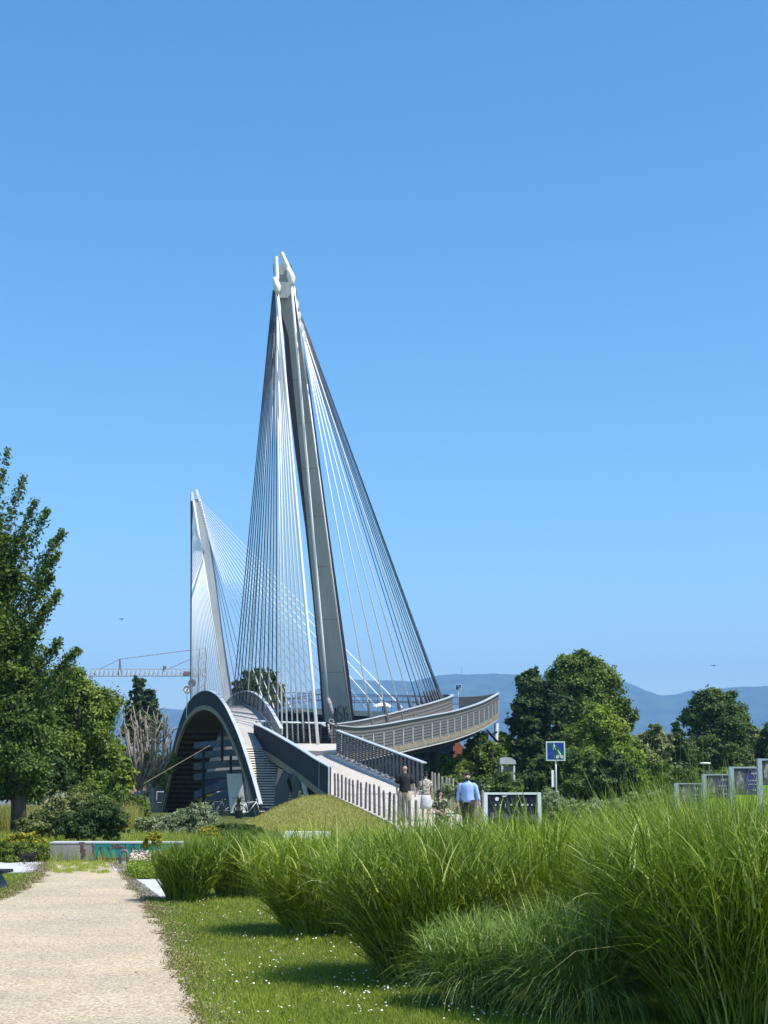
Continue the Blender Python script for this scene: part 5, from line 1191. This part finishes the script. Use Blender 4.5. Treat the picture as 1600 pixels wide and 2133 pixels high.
# flower bed between the slabs
fb = [G(*p) for p in [(262,1822),(285,1834),(350,1833),(368,1800),(330,1792),(280,1793)]]
n = 14000; a = rng.uniform(255,372,n); b = rng.uniform(1792,1836,n); q = np.array([G(i,j_) for i,j_ in zip(a,b)]); ins = inpoly(q[:,0],q[:,1],fb); q = q[ins]; q[:,2] = rng.uniform(0,.20,len(q))
V, Q = leaf_quads(q, rng.normal(size=(len(q),3))+np.array([0,0,.8]), .028); bed = np_mesh('flower_bed', V, Q, L['bright'], np.clip(rng.normal(.45,.25,len(q)),0,1)); stuff(bed, 'low leafy flower bed between the paving slabs', 'flower bed')
k = rng.uniform(size=len(q)) < .10; q2 = q[k]; q2[:,2] = rng.uniform(.17,.27,len(q2)); q2 = q2[q2[:,1] > np.median(q2[:,1])-.3]
V, Q = leaf_quads(q2, rng.normal(size=(len(q2),3))*.5+np.array([0,-.5,1]), .026, .9); fl = np_mesh('blossoms', V, Q, L['pink'], rng.uniform(0,1,len(q2))); fl['kind'] = 'stuff'; fl.parent = bed

# far treeline over the horizon
bl = []
for i in range(150):
    Yt = rng.uniform(260, 420); pxx = -200+2000*i/149+rng.normal(0,8); h = rng.uniform(5,10); bl.append((np.array([(pxx-800)/F*Yt, Yt, h*.45]), (h*.9, h*.9, h*.6)))
C,N,T = crown_points(bl, 46000, .2, 30); V,Q = leaf_quads(C,N,.75); stuff(np_mesh('treeline', V, Q, L['dark'], T), 'far low treeline across the river', 'treeline')

# ================================================================== HOUSES, CRANE, SMALL THINGS
def house(label, px, Y, w_, d_, h_, rh, wallm, roofm, z0=-1.3, rz=0):
    x = P(px,1640,Y)[0]; rt = thing('house', label, 'house', (x,Y,z0), 'houses behind the trees', rz)
    mb = MB(); mb.box((-w_/2,0,0),(w_/2,d_,h_)); wl = mb.build('wall', wallm, rt)
    mb = MB(); e = .35; mb.prism([(-w_/2-e,-e,h_+.003),(w_/2+e,-e,h_+.003),(0,-e,h_+rh)], (0,d_+2*e,0)) if rh else mb.box((-w_/2-.1,-.1,h_+.003),(w_/2+.1,d_+.1,h_+.15)); mb.build('roof', roofm, rt)
    nx = max(1, int(w_/2.2))
    for i in range(nx):
        for k in range(max(1,int(h_/3))):
            cx_ = -w_/2+(i+.5)*w_/nx; z_ = 1.0+3*k
            if z_+1.3 > h_: continue
            mb = MB(); mb.box((cx_-.5,-.04,z_),(cx_+.5,.0,z_+1.3)); wf = mb.build('window', M['white'], rt)
            mb = MB(); mb.box((cx_-.42,-.055,z_+.08),(cx_+.42,-.042,z_+1.22)); mb.build('pane', M['under'], wf)
    return rt
peach = mat('peach_render', (.50,.32,.22), .9, (.44,.28,.19), 2); tile = mat('red_roof_tiles', (.36,.12,.085), .85, (.28,.09,.065), 3, bump=.4); greyr = mat('grey_roof', (.14,.15,.15), .8)
house('peach walled small house with grey roof left of the pollarded tree', 256, 112, 1.9, 4, 3.9, 1.1, peach, greyr, z0=-.4)
house('house with red roof glimpsed between the trees under the curved ramp', 945, 122, 4.2, 6, 4.3, 2.6, peach, tile)
house('pale blue grey building hidden behind the tall left tree', 8, 85, 4.5, 6, 2.2, 0, mat('pale_blue_wall', (.38,.44,.48), .9, (.33,.38,.42), 1), greyr, z0=0)
house('dark building seen through the arch behind the girders', 440, 175, 14, 8, 4.0, 0, M['girder_dk'], greyr, z0=-1.3)
# pavilion with pale canopy
pv = thing('pavilion', 'pale pavilion with arched white roof half hidden by trees', 'pavilion', (P(1060,1640,97)[0],97,-1))
zt = P(1050,1577,97)[2]+1; mb = MB(); mb.prism([(-.55,0,zt-.45),(.5,0,zt-.45),(.45,0,zt-.2),(.15,0,zt-.03),(-.25,0,zt),(-.55,0,zt-.08)], (0,2.0,0)); mb.build('roof', M['stone'], pv)
for x_ in (-.45,.32):
    mb = MB(); mb.box((x_,0,0),(x_+.1,.1,zt-.55)); mb.build('post', M['white'], pv)
mb = MB(); mb.box((-.6,.5,0),(.4,.56,zt-.56)); mb.build('glass', mat('pavilion_glass', (.16,.19,.20), .15), pv)
# white parasol behind the rear railing
ps = P(797,1467,140); pr_ = thing('parasol', 'white parasol behind the rear railing right of the pylon', 'parasol', (ps[0],140,0)); 
mb = MB(); n_ = 12; v = [(0,0,ps[2]+.35)]+[(1.05*math.cos(2*math.pi*k/n_),1.05*math.sin(2*math.pi*k/n_),ps[2]-.25+.03*(k%2)) for k in range(n_)]; mb.add(v, [(0,k+1,(k+1)%n_+1) for k in range(n_)]); mb.build('canopy', M['white'], pr_)
mb = MB(); mb.tube([(0,0,0),(0,0,ps[2]+.3)], .05, 6); mb.build('pole', M['concrete_dk'], pr_)
# tower crane
Yc = 330; cz = P(300,1401,Yc)[2]; xA, xB = P(186,1400,Yc)[0], P(430,1400,Yc)[0]
cr = thing('tower_crane', 'tower crane with horizontal lattice jib far behind the left trees', 'crane', (xB-3,Yc,0)); ox = xB-3
mb = MB(); hj = 1.25
for (y_, z_) in ((-.6,cz-hj*.6),(.6,cz-hj*.6),(0,cz+hj*.6)): mb.bar((xA-ox,y_,z_),(xB-ox,y_,z_),.16,.16)
nn = 26; xs_ = np.linspace(xA-ox, xB-ox, nn+1)
for i in range(nn):
    mb.bar((xs_[i],-.6,cz-hj*.6),((xs_[i]+xs_[i+1])/2,0,cz+hj*.6),.10,.10); mb.bar(((xs_[i]+xs_[i+1])/2,0,cz+hj*.6),(xs_[i+1],-.6,cz-hj*.6),.10,.10); mb.bar((xs_[i],.6,cz-hj*.6),((xs_[i]+xs_[i+1])/2,0,cz+hj*.6),.10,.10)
mb.build('jib', M['crane_lt'], cr)
q = P(250,1373,Yc); mb = MB(); mb.bar((P(247,1404,Yc)[0]-ox,0,cz-.6),(q[0]-ox,0,q[2]),.2,.2); mb.bar((P(253,1404,Yc)[0]-ox,0,cz-.6),(q[0]-ox,0,q[2]),.2,.2); mb.build('jib_frame', M['crane'], cr)
q2 = P(430,1350,Yc)
mb = MB(); mb.tube([(q[0]-ox,0,q[2]),(q2[0]-ox,0,q2[2])],.06,4); mb.tube([(q[0]-ox,0,q[2]),(P(208,1394,Yc)[0]-ox,0,cz+hj*.6)],.06,4); mb.tube([(P(350,1394,Yc)[0]-ox,0,cz+.8),(P(430,1354,Yc)[0]-ox,0,q2[2]-1)],.06,4); mb.build('tie_bars', M['crane'], cr)
mb = MB(); mb.box((P(383,1400,Yc)[0]-ox,-.8,cz-.6),(P(396,1400,Yc)[0]-ox,.8,cz+.2)); mb.build('machinery', M['crane'], cr); mb = MB(); mb.box((P(340,1400,Yc)[0]-ox,-.5,cz+.7),(P(346,1400,Yc)[0]-ox,.5,cz+1.4)); mb.build('winch', M['crane'], cr)
mb = MB(); 
for sx in (-.8,.8):
    for sy in (-.8,.8): mb.bar((2+sx,sy,0),(2+sx,sy,q2[2]),.16,.16)
for k in range(int(q2[2]/1.6)): mb.bar((1.2,-.8,k*1.6),(2.8,-.8,k*1.6+1.6),.1,.1)
mb.build('mast', M['crane'], cr)
# sloping blue-grey handrail wall left of the arch
mb = MB(); A_ = [P(92,1678,74),P(130,1684,73),P(232,1700,70),P(300,1708,68),P(366,1722,66)]
mb.strip(A_, [p+np.array([0,.25,0]) for p in A_], (0,0,-.28)); ga = mb.build('rail_beam', M['girder']); gw = thing('gangway', 'long sloping blue grey gangway beam passing behind the shrubs', 'gangway', (A_[2][0],70,0)); adopt(gw, ga)
mb = MB(); mb.prism([P(300,1712,67.8),P(338,1716,67.8),P(318,1745,67.8),P(285,1745,67.8)], (0,.3,0)); g2 = mb.build('support', M['girder']); adopt(gw, g2)
# cream cloth squares on poles
for (px_, py_, s_, lb) in ((95,1665,1.0,'larger cream flag in front of the dark small tree'),(121,1668,.7,'smaller cream flag right of the larger one')):
    c = P(px_,py_,49); rt = thing('flag', lb, 'flag', (c[0]-.06*s_,49,0)); mb = MB(); mb.tube([(-.0,0,0),(0,0,c[2]+.12*s_)], .012, 5); mb.build('pole', M['under'], rt)
    mb = MB(); mb.prism([(0,-.02,c[2]+.16*s_),(.05*s_,-.02,c[2]+.15*s_),(.17*s_,.0,c[2]-.02*s_),(.05*s_,.0,c[2]-.14*s_),(-.06*s_,-.01,c[2]-.05*s_)], (0,.012,0)); mb.build('cloth', M['cream'], rt)
# bicycles leaning by the arch foot
def bicycle(label, x, y, rz, colm, z0=0):
    rt = thing('bicycle', label, 'bicycle', (x,y,z0), 'bicycles parked under the arch', rz)
    for xx_ in (-.52,.52):
        mb = MB(); mb.torus((xx_,0,.34), .325, .022, (0,1,0), 28, 6); wh = mb.build('wheel', M['black'], rt, True)
        mb = MB()
        for k in range(10): t = k*math.pi/5; mb.tube([(xx_,0,.34),(xx_+.31*math.cos(t),0,.34+.31*math.sin(t))], .003, 3)
        mb.build('spokes', M['steel'], wh)
    mb = MB(); bb = (-.08,0,.30); st_ = (-.22,0,.78); hd_ = (.36,0,.82)
    for a_, b_ in ((bb,st_),(bb,hd_),(st_,hd_),((-.52,0,.34),bb),((-.52,0,.34),(-.2,0,.74)),(hd_,(.52,0,.34)),(hd_,(.33,0,.98))): mb.tube([a_,b_], .018, 6)
    mb.build('frame', colm, rt, True)
    mb = MB(); mb.tube([(.25,-.28,1.0),(.33,0,.98),(.25,.28,1.0)], .014, 6); mb.build('handlebar', M['black'], rt)
    mb = MB(); mb.ball((-.24,0,.86),(.13,.07,.035),10,6); mb.tube([(-.22,0,.78),(-.24,0,.85)], .014, 5); mb.build('saddle', M['black'], rt, True)
    return rt
for i,(px_,Yq,rz_,lb,cm) in enumerate([(437,80,.9,'dark bicycle farthest left under the arch',M['black']),(452,79,.7,'grey framed bicycle second from left under the arch',M['concrete_dk']),(498,77.5,1.9,'black bicycle standing before the pale pier',M['black']),(521,76.5,.4,'white framed bicycle beside the arch foot',M['white'])]):
    x_ = P(px_,1640,Yq)[0]; bicycle(lb, x_, Yq, rz_, cm)
# dark potted yucca like plant in front of the pale pier
pl = thing('potted_plant', 'dark spiky potted plant before the pale pier under the arch', 'plant', (P(498,1640,76)[0],76,0)); mb = MB(); mb.tube([(0,0,0),(0,0,.4)],[.16,.2],10); mb.build('pot', M['black'], pl)
mb = MB(); mb.tube([(0,0,.4),(0,0,.85)],.04,6); mb.build('stem', M['bark'], pl)
n = 120; V, Fs = blades(np.tile([0,0,.8],(n,1)).astype(float), rng.uniform(0,6.28,n), rng.uniform(.2,1.6,n), rng.uniform(.2,.8,n), rng.uniform(.3,.5,n), .03, 3); np_mesh('leaves', V, Fs, L['conifer'], np.repeat(rng.uniform(0,.4,n),3), pl)
# row of white bollards and thin posts left of the arch
for i, px_ in enumerate((257,261.5,267,275)):
    p = P(px_,1698,84); mb = MB(); mb.tube([(0,0,0),(0,0,.62),(0,0,.68)],[.07,.07,.03],8); o = mb.build('bollard', M['white'], None, True); o.location = (p[0],84,p[2]-.45); tag(o, 'short white bollard in the row left of the arch foot', 'bollard', 'white bollards left of the arch')
mb = MB(); p = P(289,1668,86); mb.tube([(0,0,0),(0,0,p[2])],.035,6); rt = thing('info_post', 'thin post with small white plate left of the arch', 'sign', (p[0],86,0)); mb.build('post', M['steel'], rt); mb = MB(); mb.box((-.1,-.04,p[2]-.12),(.1,-.02,p[2]+.12)); mb.build('plate', M['white'], rt)
# birds
for (px_,py_,lb) in ((253,1290,'tiny dark bird in the sky left of the far pylon'),(1487,1387,'tiny dark bird in the sky above the far right trees'),(1050,1505,'small dark bird flying right of the loop end')):
    Yb_ = 105; c = P(px_,py_,Yb_); rt = thing('bird', lb, 'bird', c)
    skin_mesh('body', {'t':((.16,0,0),.012),'b':((.05,0,0),.03),'c':((-.05,0,0),.034),'h':((-.13,0,.02),.02),'k':((-.17,0,.015),.006),'w1':((0,-.14,.06),.014),'w2':((.05,-.3,.02),.006),'v1':((0,.14,.06),.014),'v2':((.05,.3,.02),.006)}, [('c','b'),('b','t'),('c','h'),('h','k'),('c','w1'),('w1','w2'),('c','v1'),('v1','v2')], M['black'], rt, 1, root=2); rt.rotation_euler = (0,0,R(60))

# ================================================================== HILLS, HAZE
hp = [(-600,1500),(-100,1485),(150,1478),(230,1475),(330,1476),(400,1480),(480,1479),(560,1466),(620,1446),(680,1428),(735,1414),(800,1417),(850,1421),(900,1412),(950,1407),(1020,1407),(1090,1406),(1180,1409),(1250,1408),(1285,1412),(1310,1424),(1345,1440),(1372,1448),(1400,1449),(1440,1441),(1500,1437),(1600,1430),(1750,1425),(2200,1440)]
hx_ = np.array([(a-800)/F*9300 for a,_ in hp]); hz_ = np.array([P(a,b,9300)[2] for a,b in hp])
def hillz(x, y):
    r_ = np.interp(x*9300/np.maximum(y,1), hx_, hz_); n_ = 14*np.sin(x*.004+y*.002)*np.sin(y*.005)+6*np.sin(x*.021)+3*np.sin(x*.057+1)
    t = sstep(6600, 9300, y); b = 1-sstep(9400, 11000, y)
    return (r_+n_*.5)*t**1.1*b + (n_*4)*t*(1-t)*b - 2
hills = grid_mesh('hills', np.linspace(-4600,4600,260), np.linspace(6500,10900,60), hillz, mat('forested_hills', (.012,.03,.012), .9, (.06,.10,.04), .009)); struct(hills)
# tv mast on the ridge
q = P(962,1410,9250); mb = MB(); mb.tube([(0,0,-40),(0,0,60)], [3,1.2], 6); mb.tube([(-9,0,40),(9,0,40)], 1.2, 4); mb.tube([(-6,0,52),(6,0,54)], 1.0, 4); o = mb.build('tv_mast', M['steel']); o.location = (q[0],9250,q[2]+5); tag(o, 'tiny antenna mast on top of the distant blue ridge', 'mast')
hz = MB().box((-5600,-60,-12),(5600,11100,900)).build('haze', M['white']); hz['kind'] = 'stuff'; hz.visible_shadow = True
m = bpy.data.materials.new('haze_air'); m.use_nodes = True; nt = m.node_tree; nt.nodes.clear()
out = nt.nodes.new('ShaderNodeOutputMaterial'); pvn = nt.nodes.new('ShaderNodeVolumePrincipled')
pvn.inputs['Color'].default_value = (.30,.58,1,1); pvn.inputs['Density'].default_value = .00013; pvn.inputs['Anisotropy'].default_value = 0
nt.links.new(pvn.outputs[0], out.inputs['Volume']); hz.data.materials.clear(); hz.data.materials.append(m)
